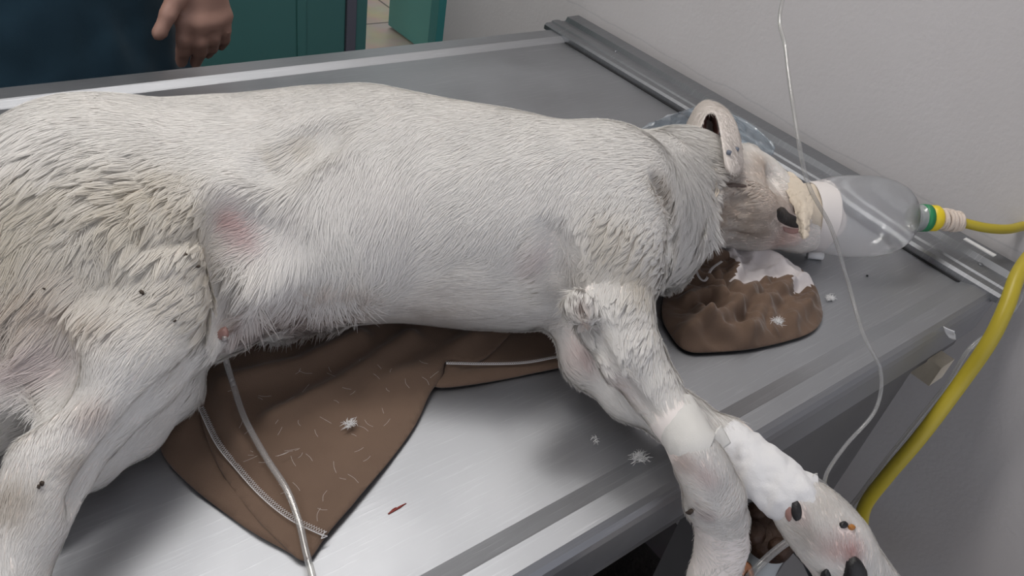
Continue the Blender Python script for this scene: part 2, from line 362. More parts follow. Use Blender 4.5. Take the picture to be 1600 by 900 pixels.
# ================================================================ THE ROOM
WX = 1.10                       # end wall plane
def st(o, kind='structure'): o['kind'] = kind; return o
st(boxo('floor', (-2.4, -1.6, -.1), (3.2, 2.86, 0), M_floor))
st(boxo('floor_corridor', (-2.4, 2.86, -.1), (3.2, 6.0, 0), M_floor2))
st(boxo('wall_right', (WX, -1.6, 0), (WX+.12, 1.587, 2.75), M_wall))
st(boxo('wall_left', (-2.5, -1.6, 0), (-2.4, 2.95, 2.75), M_wall))
st(boxo('wall_side_room', (3.2, 1.4, 0), (3.3, 6.0, 2.75), M_wall))
st(boxo('wall_corridor', (-2.4, 6.0, 0), (3.3, 6.1, 2.75), M_wall))
st(boxo('wall_back_left', (-2.4, 2.88, 0), (.42, 3.0, 2.75), M_teal))
st(boxo('wall_back_right', (2.03, 2.88, 0), (3.2, 3.0, 2.75), M_wall))
st(boxo('wall_back_top', (.42, 2.88, 2.15), (2.03, 3.0, 2.75), M_wall))
st(boxo('ceiling', (-2.5, -1.6, 2.75), (3.3, 6.1, 2.85), M_ceil))
# double door: a wide closed leaf and a narrow one standing open
d1 = empty('door_1', (.48, 2.88, 0)); st(d1)
boxo('door_panel', (.48, 2.88, .01), (1.50, 2.92, 2.08), M_teal, d1, .004)
boxo('door_stile', (1.285, 2.872, .01), (1.325, 2.882, 2.08), M_teal, d1, .003)
boxo('door_seal', (1.50, 2.868, .01), (1.545, 2.92, 2.08), M_grey, d1, .003)
boxo('door_edge', (1.545, 2.88, .01), (1.60, 2.925, 2.08), M_teal, d1, .003)
d2 = empty('door_2', (1.954, 2.93, 0)); st(d2)
boxo('door_panel', (1.952, 2.93, .012), (1.992, 3.30, 2.08), M_teal_lit, d2, .003)
st(boxo('trim_1', (1.945, 2.86, 0), (2.03, 2.93, 2.15), simple('teal_frame_paint', (.035, .21, .20), .35), bevel=.006))
st(boxo('trim_2', (.42, 2.86, 0), (.48, 2.93, 2.15), M_teal, bevel=.006))
st(boxo('trim_3', (.42, 2.86, 2.08), (2.03, 2.93, 2.15), M_teal, bevel=.006))
# ceiling lamps
M_diff = simple('lamp_diffuser', (.9, .9, .9), .4); b = M_diff.node_tree.nodes['Principled BSDF']; b.inputs['Emission Color'].default_value = (1, .97, .94, 1); b.inputs['Emission Strength'].default_value = 2.5
for (x, y, lab) in ((.40, 1.02, 'white ceiling lamp above the steel table'), (-1.15, 0.85, 'white ceiling lamp farther left, beyond the tail')):
    t = empty('ceiling_lamp', (x, y, 2.75)); tag(t, lab, 'lamp')
    boxo('lamp_housing', (x-.62, y-.17, 2.70), (x+.62, y+.17, 2.75), M_ceil, t, .006)
    boxo('diffuser', (x-.60, y-.15, 2.675), (x+.60, y+.15, 2.70), M_diff, t, .006)

# ================================================================ THE TABLE
tb = empty('examination_table', (.3, .64, 0)); tag(tb, 'long stainless steel examination table with raised rims and scratched top', 'table')
X0, X1, Y0, Y1 = -.95, 1.012, .191, 1.090
def table_profile():            # (y, z above top) across the table
    r = .0066; pr = [(Y0+.004, -.052), (Y0+.001, -.052), (Y0, -.010), (Y0+.001, -.002), (Y0+.004, .004), (Y0+.009, r), (.2185, r), (.2205, r-.0008)]
    pr += [(.2345, .0008), (.2370, 0), (.40, 0), (.64, 0), (.9, 0), (1.038, 0), (1.0405, .0010), (1.0510, r-.001), (1.0535, r), (Y1-.006, r), (Y1-.002, .005), (Y1, 0), (Y1, -.052)]
    return pr
pr = table_profile(); xs = np.linspace(X0, X1, 40); vs = []; fs = []; n = len(pr)
for x in xs: vs += [(x, y, TH+z) for y, z in pr]
for i in range(len(xs)-1): fs += [(i*n+j, (i+1)*n+j, (i+1)*n+j+1, i*n+j+1) for j in range(n-1)]
put('tabletop', vs, fs, M_steel, tb, smooth=False)
boxo('underside_panel', (X0+.004, Y0+.006, TH-.012), (X1-.004, Y1-.006, TH-.004), M_dark_steel, tb)
boxo('end_apron', (X0, Y0+.002, TH-.052), (X0+.004, Y1-.002, TH+.0), M_steel, tb)
# end rail: ribbed aluminium channel along the wall end
xr = X1-.014; rp = [(xr, .001), (xr, .009), (xr+.004, .0125), (xr+.016, .013), (xr+.018, .0155), (xr+.027, .0165), (xr+.036, .0155), (xr+.038, .013), (xr+.052, .012), (xr+.056, .020), (xr+.085, .021), (xr+.088, .018), (xr+.088, -.03)]
def railmesh(y0, y1):
    v = []; ys = np.linspace(y0, y1, 30)
    for y in ys: v += [(x, y, TH+z) for x, z in rp]
    k = len(rp); f = [(i*k+j, i*k+j+1, (i+1)*k+j+1, (i+1)*k+j) for i in range(len(ys)-1) for j in range(k-1)]
    f += [tuple(range(k)), tuple((len(ys)-1)*k+j for j in range(k))[::-1]]; return v, f
rl = put('end_rail', *railmesh(.186, 1.105), M_rail, tb); rl['label'] = 'ribbed aluminium rail along the wall end'
for m_, d_ in ((rl, 0),):
    mo = m_.modifiers.new('edge', 'EDGE_SPLIT'); mo.split_angle = math.radians(28)
gp = boxo('rail_gap', (xr-.004, .23, TH+.0002), (xr+.001, 1.036, TH+.0012), simple('black_gap', (.01, .01, .012), .8), tb)
tp = boxo('white_tape_strip', (1.066, .232, TH+.0205), (1.074, .275, TH+.022), M_paper, tb); tp['label'] = 'white tape strip on the rail'
for y in (.235, .33, .95):
    v, f = tube_geo([(xr+.046, y, TH+.011), (xr+.046, y, TH+.0145)], .003, 10); put('rivet', v, f, M_rail, tb)
# legs, braces and lower rails
def leg(x0, x1, y0, y1):
    sx = 1 if x0 > .2 else -1
    g = [box((x0, y0, 0), (x1, y1, TH-.052))]
    v, f = join(g); return put('leg', v, f, M_dark_steel, tb, smooth=False)
leg(.56, .890, Y0+.008, Y0+.05); leg(.80, .890, Y1-.05, Y1-.01); leg(-.85, -.76, Y0+.008, Y0+.05); leg(-.85, -.76, Y1-.05, Y1-.01)
boxo('cross_rail', (-.80, Y0+.02, .30), (.86, Y0+.05, .34), M_dark_steel, tb); boxo('cross_rail', (-.80, Y1-.05, .30), (.86, Y1-.02, .34), M_dark_steel, tb)
boxo('apron_rail', (-.94, Y0+.006, TH-.075), (.99, Y0+.03, TH-.050), M_dark_steel, tb)
fm = put('foam_block', *box(at(1466, 588, -.09)-np.array([.012, 0, .012]), at(1466, 588, -.09)+np.array([.022, .03, .02])), M_foam, tb, smooth=False); fm['label'] = 'cream foam block under the corner'

# ================================================================ THE DOG
AX = np.array([.95, -.3123]); AX /= np.linalg.norm(AX); BX = np.array([-AX[1], AX[0]])
STN = np.array([  # u, n, half width, centre height, half height
 (-.262,.560,.012,.050,.012),(-.252,.560,.032,.055,.035),(-.228,.562,.055,.066,.058),(-.1987,.560,.070,.078,.076),(-.1700,.5641,.083,.0854,.088),(-.1263,.5958,.1153,.0902,.093),(-.0794,.6162,.1312,.0902,.093),
 (-.0287,.638,.1436,.0854,.088),(.0268,.6515,.1546,.0825,.085),(.0852,.6493,.1568,.0873,.090),(.1446,.6349,.1493,.0941,.097),(.2015,.6029,.1315,.097,.100),
 (.2605,.579,.1174,.0989,.102),(.3127,.5687,.0985,.097,.100),(.3702,.5845,.0880,.0892,.092),(.4341,.6226,.092,.0776,.080),(.4993,.662,.084,.064,.066),(.53,.67,.076,.060,.060),(.565,.672,.055,.058,.045),(.58,.672,.02,.057,.02)])
D = Field((-.42, .02, TH-.20), (.93, 1.0, TH+.24), .0035)
P_ = D.block(D.lo, D.lo+(D.n-1)*D.h)
sl, P = P_; u = P[..., 0]*AX[0]+P[..., 1]*AX[1]; v_ = P[..., 0]*BX[0]+P[..., 1]*BX[1]; z_ = P[..., 2]-TH
def si(col):
    us = STN[:, 0]; c = STN[:, col]; fine = np.linspace(us[0], us[-1], 400); lin = np.interp(fine, us, c)
    k = np.ones(17)/17; sm = np.convolve(np.pad(lin, 8, mode='edge'), k, 'valid'); return np.interp(u, fine, sm)
cn, ca, cc, cb = si(1), si(2), si(3), si(4)
q = np.sqrt(((v_-cn)/ca)**2+((z_-cc)/cb)**2)
D.G = np.where((u > STN[0, 0]) & (u < STN[-1, 0]), (q-1)*np.minimum(ca, cb)*.85, .2).astype(np.float32)
D.G = np.maximum(D.G, np.maximum(STN[0, 0]-u, u-STN[-1, 0]).astype(np.float32)); del q, cn, ca, cc, cb, u, v_, z_, P
nd = node
# shoulder blade, upper arm, elbow
D.cone(*[nd(950, 285, .135, 50)[0], nd(962, 410, .120, 60)[0]], nd(950, 285, .135, 62)[1], nd(962, 410, .120, 68)[1], .05)
D.cone(nd(1000, 300, .10, 1)[0], nd(990, 400, .10, 1)[0], .030, .034, .03)
D.chain([nd(965, 430, .110, 62), nd(962, 500, .098, 55), nd(985, 555, .090, 47), nd(1020, 605, .080, 37), nd(1052, 652, .072, 33), nd(1084, 706, .063, 33), nd(1102, 738, .052, 37), nd(1117, 775, .032, 41), nd(1126, 810, .004, 38), nd(1128, 850, -.025, 37), nd(1115, 905, -.055, 36), nd(1100, 960, -.085, 40), nd(1085, 1020, -.11, 42)], .012)
D.cone(nd(907, 480, .110, 10)[0], nd(925, 490, .104, 10)[0], .010, .012, .02)      # point of the elbow
D.cone(nd(1090, 792, .02, 1)[0], nd(1092, 800, .014, 1)[0], .009, .008, .01)       # carpal pad lump
D.chain([nd(1030, 300, .075, 66), nd(1040, 370, .062, 52), nd(1040, 410, .052, 32)], .03)
D.chain([nd(1060, 280, .07, 70), nd(1075, 345, .058, 42)], .03)
# lower foreleg
D.chain([nd(905, 505, .055, 45), nd(925, 560, .040, 43), nd(985, 610, .036, 42), nd(1060, 655, .036, 38), nd(1140, 695, .036, 35), nd(1195, 740, .036, 34), nd(1243, 782, .034, 38), nd(1275, 815, .026, 48), nd(1305, 850, .016, 50), nd(1335, 890, .004, 46)], .014)
for a, b in (((1322, 868, .012, 24), (1362, 925, -.012, 19)), ((1308, 880, .004, 24), (1335, 945, -.026, 19)), ((1290, 880, 0, 23), (1302, 945, -.03, 19)), ((1340, 860, .02, 23), (1388, 905, .004, 18))):
    D.chain([nd(*a), nd(*b)], .006)
D.chain([nd(1297, 812, .035, 12), nd(1313, 822, .036, 9)], .008)
# hind legs
D.cone(nd(120, 330, .095, 1)[0], nd(250, 420, .100, 1)[0], .085, .072, .05)
D.chain([nd(190, 330, .105, 110), nd(250, 425, .110, 100), nd(278, 455, .108, 82)], .022)
D.chain([nd(290, 440, .104, 70), nd(258, 505, .100, 82), nd(195, 572, .096, 82), nd(136, 648, .090, 63), nd(82, 730, .082, 56), nd(46, 803, .074, 53), nd(22, 860, .068, 50), nd(5, 930, .060, 50), nd(-20, 1010, .055, 48)], .014)
D.chain([nd(60, 470, .09, 90), nd(135, 560, .085, 80)], .035)
D.chain([nd(272, 545, .040, 54), nd(258, 600, .038, 54), nd(205, 662, .036, 52), nd(135, 715, .034, 48), nd(60, 760, .032, 42), nd(-40, 840, .03, 40)], .008)
D.chain([nd(-30, 480, .075, 80), nd(-15, 560, .060, 76), nd(12, 610, .048, 58), nd(-10, 650, .035, 42)], .03)   # buttock and tail root
# belly fold and sheath behind the ribs
D.chain([nd(372, 505, .028, 22), nd(430, 507, .030, 20), nd(520, 500, .032, 12)], .015)
# stifle skin fold, hollow of the flank
D.cone(nd(398, 392, .195, 1)[0], nd(412, 330, .200, 1)[0], .022, .020, .045, sub=True)
D.cone(nd(372, 455, .125, 1)[0], nd(366, 400, .150, 1)[0], .008, .006, .018, sub=True)
D.cone(nd(868, 500, .12, 1)[0], nd(860, 390, .165, 1)[0], .007, .006, .022, sub=True)
D.cone(nd(66, 560, .125, 1)[0], nd(95, 600, .12, 1)[0], .018, .012, .02, sub=True)
# head
D.chain([nd(1085, 300, .062, 84), nd(1140, 300, .062, 76)], .03)
D.chain([nd(1120, 318, .058, 60), nd(1180, 335, .052, 52), nd(1250, 348, .044, 42), nd(1288, 345, .046, 32)], .02)
D.chain([nd(1180, 300, .060, 54), nd(1235, 328, .052, 40)], .02)
D.cone(nd(1178, 262, .075, 1)[0], nd(1166, 250, .065, 1)[0], .017, .022, .015)     # brow
D.cone(nd(1188, 330, .075, 1)[0], nd(1165, 330, .075, 1)[0], .022, .024, .02)      # cheek
D.cone(nd(1096, 232, .085, 1)[0], nd(1100, 205, .10, 1)[0], .020, .015, .015)      # ear base
D.cone(nd(1219, 285, .105, 1)[0], nd(1212, 272, .105, 1)[0], .012, .012, .015, sub=True)  # stop
# skin folds on cheek
for a, b, r in () and (((1128, 290, .118), (1172, 286, .110), .0045), ((1140, 272, .118), (1180, 275, .108), .004), ((1120, 330, .118), (1150, 350, .110), .0035), ((1108, 300, .122), (1120, 370, .108), .005)):
    pass
# keep it on the table top
sl, P = D.block(D.lo, D.lo+(D.n-1)*D.h)
on = (P[..., 0] < X1) & (P[..., 1] > Y0+.012)
D.G[on] = np.maximum(D.G[on], (TH+.003-P[..., 2][on]).astype(np.float32)); del P, on
V0, Q0 = D.mesh(1); BV = BVHTree.FromPolygons([tuple(v) for v in V0], [tuple(q) for q in Q0.tolist()])
def surf(px, py, lift=0.0):
    d = Vector(ray(px, py)).normalized(); p, nn, _, _ = BV.ray_cast(Vector(CAM), d, 5)
    if p is None: p = Vector(at(px, py, .05)); nn = Vector((0, 0, 1))
    if nn.dot(d) > 0: nn = -nn
    return np.array(p+nn*lift), np.array(nn)
def carve(path, r, dep, k=.008, add=False):
    Q = catmull(np.array([(x, y, 0) for x, y in path], float), 4)
    pts = [surf(x, y, (r-dep) if not add else -(r-dep))[0] for x, y, _ in Q]; m_ = len(pts)
    for i in range(m_-1):
        if np.linalg.norm(pts[i]-pts[i+1]) > .05: continue
        D.cone(pts[i], pts[i+1], r, r, k, sub=not add)
carve([(358, 352), (357, 385), (361, 420), (364, 455), (362, 485), (350, 512)], .012, .008, .012)
carve([(385, 340), (395, 368)], .034, .006, .02)
carve([(430, 265), (470, 230), (520, 205)], .014, .0025, .02)
carve([(868, 360), (876, 400), (882, 440), (888, 480), (900, 505)], .010, .006, .012)
carve([(1030, 285), (1046, 320), (1054, 360), (1050, 400), (1044, 440)], .009, .006, .012)
carve([(84, 500), (90, 545), (84, 590), (62, 632), (38, 668)], .009, .005, .014)
carve([(340, 525), (303, 567), (252, 612), (203, 662), (152, 728), (118, 785)], .006, .006, .006)
carve([(915, 500), (935, 540), (965, 590), (1010, 640)], .006, .004, .006)
carve([(215, 250), (235, 300), (250, 350), (262, 372)], .006, .0025, .006); carve([(190, 272), (200, 330), (225, 375), (290, 372), (325, 360)], .006, .0025, .006)
for pth, r_, dp in (([(1126, 292), (1145, 287), (1170, 292)], .0035, .003), ([(1138, 272), (1160, 266), (1188, 270)], .0045, .003), ([(1132, 306), (1155, 312), (1180, 306)], .004, .002), ([(1120, 325), (1150, 345), (1190, 352)], .004, .002),
        ([(1145, 322), (1165, 332), (1185, 334)], .003, .002), ([(1108, 255), (1111, 300), (1108, 345), (1103, 372)], .006, .0045), ([(1122, 360), (1150, 366), (1180, 370)], .004, .002), ([(1206, 340), (1225, 360), (1252, 366)], .003, .002),
        ([(1208, 276), (1222, 296), (1235, 316)], .006, .003), ([(1150, 255), (1165, 256), (1178, 262)], .003, .002), ([(1136, 282), (1150, 279), (1166, 282)], .003, .0015)):
    carve(pth, r_, dp, .004)
carve([(1185, 300), (1200, 320)], .014, .004, .01, add=True); carve([(1225, 372), (1248, 372)], .010, .003, .008, add=True)
carve([(1128, 298), (1150, 299), (1170, 299)], .004, .002, .004, add=True); carve([(900, 476), (908, 480)], .010, .007, .008, add=True)
DV, DQ = D.mesh(2)
dog = put_np('dog', DV, DQ, M_skin)
tag(dog, 'white short-haired dog lying limp on its side across the steel table', 'dog')
me = dog.data
BV = BVHTree.FromPolygons([tuple(v) for v in DV], [tuple(q) for q in DQ.tolist()])
def surf(px, py, lift=0.0):
    d = Vector(ray(px, py)).normalized(); p, nn, _, _ = BV.ray_cast(Vector(CAM), d, 5)
    if p is None: p = Vector(at(px, py, .05)); nn = Vector((0, 0, 1))
    if nn.dot(d) > 0: nn = -nn
    return np.array(p+nn*lift), np.array(nn)
# --- coat colours: patches that belong to the coat (centre seen at, radius px, colour, strength)
ZC = [(370, 345, 30, (.74, .50, .49), .75), (395, 372, 22, (.72, .52, .52), .5), (1235, 365, 26, (.62, .40, .36), .8), (1215, 350, 45, (.58, .49, .43), .6),
      (1150, 318, 44, (.55, .47, .40), .9), (1132, 345, 24, (.57, .48, .40), .7), (1192, 262, 26, (.62, .54, .47), .8), (1140, 262, 22, (.56, .48, .41), .8), (1212, 318, 26, (.60, .52, .46), .8), (1190, 300, 50, (.62, .54, .48), .7), (1175, 362, 34, (.56, .48, .41), .85), (1240, 320, 30, (.60, .52, .47), .6),
      (10, 380, 80, (.66, .59, .45), .6), (60, 300, 70, (.70, .64, .52), .4), (240, 320, 90, (.70, .64, .53), .6), (160, 420, 110, (.76, .72, .64), .5), (300, 470, 60, (.72, .66, .56), .4), (330, 400, 45, (.68, .61, .50), .5), (60, 470, 60, (.66, .56, .47), .6), (150, 500, 40, (.70, .62, .54), .4),
      (440, 240, 20, (.74, .68, .58), .35), (480, 225, 20, (.76, .70, .60), .35), (150, 640, 30, (.62, .52, .47), .5), (120, 720, 26, (.55, .49, .43), .5), (15, 780, 40, (.50, .44, .37), .8), (75, 560, 40, (.62, .52, .52), .6),
      (1030, 300, 26, (.66, .58, .48), .6), (960, 370, 45, (.70, .65, .56), .5), (1000, 440, 35, (.70, .64, .54), .5), (1060, 720, 22, (.60, .48, .44), .6), (1100, 740, 20, (.66, .52, .50), .5), (1092, 800, 16, (.55, .46, .46), .6),
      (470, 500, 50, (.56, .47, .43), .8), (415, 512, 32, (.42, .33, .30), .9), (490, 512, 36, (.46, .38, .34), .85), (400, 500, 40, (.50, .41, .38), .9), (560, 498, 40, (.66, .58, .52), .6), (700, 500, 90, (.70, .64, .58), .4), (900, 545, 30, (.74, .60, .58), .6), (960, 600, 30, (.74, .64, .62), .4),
      (1255, 830, 25, (.50, .45, .40), .6), (1300, 850, 24, (.66, .46, .42), .6), (1330, 855, 20, (.62, .36, .34), .7), (1245, 800, 16, (.62, .46, .44), .5), (1285, 790, 25, (.68, .62, .56), .4), (845, 400, 25, (.76, .68, .68), .5), (905, 482, 16, (.50, .38, .32), .7)]
ZP = [(surf(x, y)[0], r, c, s_) for x, y, r, c, s_ in ZC]
def coat(P):
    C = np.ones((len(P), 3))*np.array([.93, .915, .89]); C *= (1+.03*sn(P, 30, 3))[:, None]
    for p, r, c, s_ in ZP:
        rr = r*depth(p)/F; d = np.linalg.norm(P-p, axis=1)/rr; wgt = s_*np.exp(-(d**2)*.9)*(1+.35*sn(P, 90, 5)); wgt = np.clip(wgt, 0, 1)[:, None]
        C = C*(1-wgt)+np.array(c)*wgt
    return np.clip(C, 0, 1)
def set_col(me, C):
    at_ = me.color_attributes.new('Col', 'FLOAT_COLOR', 'POINT'); A = np.ones((len(C), 4), np.float32); A[:, :3] = C; at_.data.foreach_set('color', A.ravel())
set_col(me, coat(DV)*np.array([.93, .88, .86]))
# --- fur
GUIDE = [(200,190,-1,.12),(60,250,-1,.5),(100,300,-1,.5),(0,400,-.8,.75),(60,480,-.8,.6),(250,330,-.7,.6),(180,260,-1,.35),(200,420,-.55,.8),(320,330,-.6,.8),(330,440,-.55,.75),(270,500,-.7,.6),(200,560,-.6,.8),(100,700,-.5,.85),(30,840,-.3,.9),(230,700,-.5,.8),
 (20,560,-1,.35),(20,640,-1,.5),(350,170,-1,.05),(420,240,-1,.25),(480,210,-.9,.5),(430,290,-.85,.55),(370,370,-.9,.35),(410,330,-.8,.55),(407,420,-.45,.9),(395,470,.0,1),(460,470,-.1,1),(520,480,.15,1),(500,380,-.2,1),(470,330,-.55,.85),(550,250,-.5,.85),(620,200,-.8,.5),(560,170,-1,.15),
 (600,330,-.35,.95),(600,440,-.3,.9),(700,380,-.75,.6),(720,460,-1,.2),(800,480,-1,.1),(660,490,-1,.1),(860,460,-.9,.3),(780,300,-.75,.6),(760,220,-.95,.2),(850,220,-.95,.2),(840,340,-.5,.85),(850,400,-.5,.85),(900,300,-.55,.8),(940,220,-1,.1),(600,140,-1,0),(700,170,-1,.05),
 (960,350,-.6,.8),(1020,290,-.75,.6),(1030,370,-.7,.65),(960,430,-.5,.85),(1010,460,-.35,.9),(930,490,.2,1),(980,540,-.1,1),(1020,590,.2,1),(1050,640,.5,.85),(1100,720,.4,.9),(1120,800,.1,1),(1120,880,-.2,1),
 (1000,230,-1,.15),(1050,220,-.6,.3),(1060,270,.3,.6),(1085,250,.9,.3),(1095,235,.9,.2),(1098,270,.95,.3),(1085,300,.8,.5),(1098,310,.9,.5),(1060,350,.2,1),(1060,420,.1,1),(1085,370,.4,.9),
 (1104,250,1,.2),(1104,290,1,.3),(1102,330,.9,.6),(1092,380,.5,.9),(1140,258,-.6,.8),(1150,300,-.9,.35),(1180,340,-1,.1),(1220,360,-1,-.1),(1190,260,-.8,-.5),(1140,360,-1,.3),(1245,320,-.8,-.2),
 (900,560,.2,1),(950,600,.5,.9),(1060,660,.8,.6),(1260,800,.5,.9),(1310,850,.5,.9),(1350,890,.5,.85)]
gp_, gd_ = [], []
for x, y, dx, dy in GUIDE:
    p, nn = surf(x, y); d = math.hypot(dx, dy); p2 = at(x+dx/d*10, y+dy/d*10, p[2]-TH); g = p2-at(x, y, p[2]-TH); gp_.append(p); gd_.append(g/np.linalg.norm(g))
gp_, gd_ = np.array(gp_), np.array(gd_)
# length zones (px, py, radius px, length mm, clumping)
LZ = [(100,300,120,24,.85),(0,400,100,30,.9),(200,420,120,20,.85),(260,330,80,20,.95),(320,420,60,18,.9),(200,600,120,11,.45),(80,760,120,8,.3),(220,700,60,8,.2),(20,600,60,34,.6),(300,180,160,14,.3),(500,150,150,12,.2),(470,235,40,26,.9),(560,230,60,18,.45),
 (400,370,60,26,.7),(430,450,60,34,.7),(520,470,60,30,.7),(520,360,100,26,.4),(650,300,120,18,.3),(700,440,120,20,.4),(820,440,80,18,.4),(700,180,140,12,.2),(850,250,120,14,.3),(950,380,90,17,.85),(1010,420,70,18,.85),(970,300,60,14,.6),(980,540,70,15,.75),(1040,620,40,10,.5),
 (1000,230,60,16,.4),(1060,230,50,22,.5),(1082,290,30,34,.6),(1092,250,24,36,.7),(1090,340,24,32,.7),(1098,300,16,34,.75),(1088,390,22,26,.7),(1070,370,50,30,.7),(1060,420,30,26,.7),(1150,295,40,12,.95),(1135,350,26,14,.9),(1165,330,34,9,.9),(1220,340,50,4,.3),(1190,260,40,5,.3),(1180,370,40,6,.5),
 (1110,760,60,7,.3),(1090,790,20,14,.6),(1120,880,60,7,.3),(900,560,50,15,.5),(960,620,50,13,.5),(1280,820,60,7,.3),(1340,880,60,6,.3),(430,505,60,24,.8),(540,500,40,24,.8)]
lp_ = np.array([surf(x, y)[0] for x, y, *_ in LZ]); lr_ = np.array([r*depth(p)/F for (x, y, r, *_), p in zip(LZ, lp_)]); lv_ = np.array([(l*.001, c) for *_, l, c in LZ])
def interp(P, Q, W, rad, val, pw=2.0):
    out = np.zeros((len(P), val.shape[1])); wt = np.zeros(len(P))
    for q_, r_, v__ in zip(Q, rad, val):
        d2 = ((P-q_)**2).sum(1); g = 1/((d2/(r_*r_)+.02)**pw); out += g[:, None]*v__; wt += g
    return out/wt[:, None]
def fur(name, V, Q, count, skip, parent, colf, seed=1, len_mul=1.0, width=.0008):
    r = np.random.default_rng(seed); T = np.vstack([Q[:, [0, 1, 2]], Q[:, [0, 2, 3]]]); A, B, C = V[T[:, 0]], V[T[:, 1]], V[T[:, 2]]
    cr = np.cross(B-A, C-A); ar = np.linalg.norm(cr, axis=1)/2; ctr = (A+B+C)/3; fn = cr/(2*ar[:, None]+1e-15)
    vn = np.zeros_like(V); 
    for k in range(3):
        for d in range(3): vn[:, d] += np.bincount(T[:, k], cr[:, d], len(V))
    vn /= np.linalg.norm(vn, axis=1)[:, None]+1e-15
    view = CAM-ctr; view /= np.linalg.norm(view, axis=1)[:, None]; fac = (fn*view).sum(1)
    wgt = ar*np.where(fac > -.25, 1.0, .12)*np.where(ctr[:, 2] < TH+.006, .15, 1.0)*(~skip(ctr))
    ti = r.choice(len(T), count, p=wgt/wgt.sum()); a, b = r.random(count), r.random(count); m = a+b > 1; a[m], b[m] = 1-a[m], 1-b[m]
    P = A[ti]*(1-a-b)[:, None]+B[ti]*a[:, None]+C[ti]*b[:, None]
    Nn = vn[T[ti, 0]]*(1-a-b)[:, None]+vn[T[ti, 1]]*a[:, None]+vn[T[ti, 2]]*b[:, None]; Nn /= np.linalg.norm(Nn, axis=1)[:, None]
    G = interp(P, gp_, None, np.full(len(gp_), .03), gd_, 2.4); G += .22*np.stack([sn(P, 45, 11), sn(P, 45, 12), sn(P, 45, 13)], 1)+r.normal(size=P.shape)*.10
    Tn = G-Nn*(G*Nn).sum(1)[:, None]; Tn /= np.linalg.norm(Tn, axis=1)[:, None]+1e-9
    LC = interp(P, lp_, None, lr_*.8, lv_, 3.2); L = LC[:, 0]*r.uniform(.65, 1.2, count)*len_mul; cl = LC[:, 1]
    lift = (r.uniform(.05, .16, count)+.06*np.clip(sn(P, 60, 9), 0, 1))*(.5+.8*cl)
    # clumps
    nc = count//22; ci = r.choice(count, nc, replace=False); kd = KDTree(nc)
    Pw = P+Tn*.0
    for i, c in enumerate(ci): kd.insert(Pw[c], i)
    kd.balance(); near = np.array([kd.find(p)[1] for p in Pw]); cc = ci[near]
    S_ = np.array([0, .35, .7, 1.0]); W_ = np.array([1, .95, .7, .12])
    def path(i, s): return P[i]+Tn[i]*(L[i]*s)[:, None]+Nn[i]*(L[i]*lift[i]*np.sin(np.pi*.5*s)*(1-.35*s))[:, None]
    ii = np.arange(count); verts = []; side = np.cross(Nn, Tn)
    cvar = r.uniform(.95, 1.05, count)[:, None]*colf(P)
    for s, wd in zip(S_, W_):
        s_ = np.full(count, s); c0 = path(ii, s_); c1 = path(cc, s_); k = (np.clip(cl*1.25-.28, 0, .95)*s**1.3)[:, None]; k = np.where(np.linalg.norm(c1-c0, axis=1)[:, None] > .012, 0, k)
        c = c0*(1-k)+c1*k; c[:, 2] = np.where((c[:, 1] > Y0) & (c[:, 0] < X1), np.maximum(c[:, 2], TH+.0022), c[:, 2])
        hw = width*wd*(.5 if name == 'fur' else .5); verts.append(c-side*hw); verts.append(c+side*hw)
    V2 = np.stack(verts, 1).reshape(-1, 3); base = (np.arange(count)*8)[:, None]
    Qs = np.vstack([base+np.array([0, 2, 3, 1]), base+np.array([2, 4, 5, 3]), base+np.array([4, 6, 7, 5])])
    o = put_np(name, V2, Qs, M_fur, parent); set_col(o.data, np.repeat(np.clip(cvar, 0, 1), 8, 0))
    nt_ = Nn+Tn*.25+.0; nt_ = np.repeat(nt_[:, None], 8, 1); nt_[:, 0::2] -= side[:, None]*.25; nt_[:, 1::2] += side[:, None]*.25
    nt_ = nt_.reshape(-1, 3); nt_ /= np.linalg.norm(nt_, axis=1)[:, None]
    o.data.normals_split_custom_set_from_vertices(nt_.astype(np.float32)); o['kind'] = 'stuff'; return o
# --- legs wrapped in tape and gauze
def wrap(name, pts, m, label, grow=1.08, n=80, amp=.04, seed=3, ncirc=18, z_floor=True):
    nds = [nd(*p) for p in pts]; C = catmull([a for a, _ in nds], 16); r = np.interp(np.linspace(0, 1, len(C)), np.linspace(0, 1, len(nds)), [b for _, b in nds])*grow
    T, U, V = frames(C); vs = []; a = np.linspace(0, 2*np.pi, n, endpoint=False)
    for i in range(len(C)):
        ring = C[i]+r[i]*(np.cos(a)[:, None]*U[i]+np.sin(a)[:, None]*V[i])
        ring = ring+(ring-C[i])*(amp*sn(ring, 70, seed)+amp*.9*(1-2*np.abs(sn(ring*np.array([1, 1.6, .6]), 55, seed+1)))+amp*.5*sn(ring, 210, seed+2))[:, None]
        if z_floor: ring[:, 2] = np.where((ring[:, 1] > Y0) & (ring[:, 0] < X1), np.maximum(ring[:, 2], TH+.0095 if False else TH+.003), ring[:, 2])
        vs += list(ring)
    fs = [(i*n+j, i*n+(j+1) % n, (i+1)*n+(j+1) % n, (i+1)*n+j) for i in range(len(C)-1) for j in range(n)]
    o = put(name, vs, fs, m, dog); so = o.modifiers.new('t', 'SOLIDIFY'); so.thickness = .0012; so.offset = 1
    o['label'] = label; return o
wrap('tape_wrap', [(1048, 640, .073, 37), (1062, 662, .071, 36), (1078, 690, .068, 36), (1087, 700, .065, 36)], M_tape, 'off-white adhesive tape around the upper foreleg', 1.0, amp=.015)
wrap('gauze_bandage', [(1127, 690, .036, 38), (1160, 715, .037, 40), (1200, 746, .038, 41), (1232, 770, .037, 42), (1252, 782, .034, 42)], M_band, 'white wrinkled gauze bandage around the lower foreleg', 1.0, amp=.075)
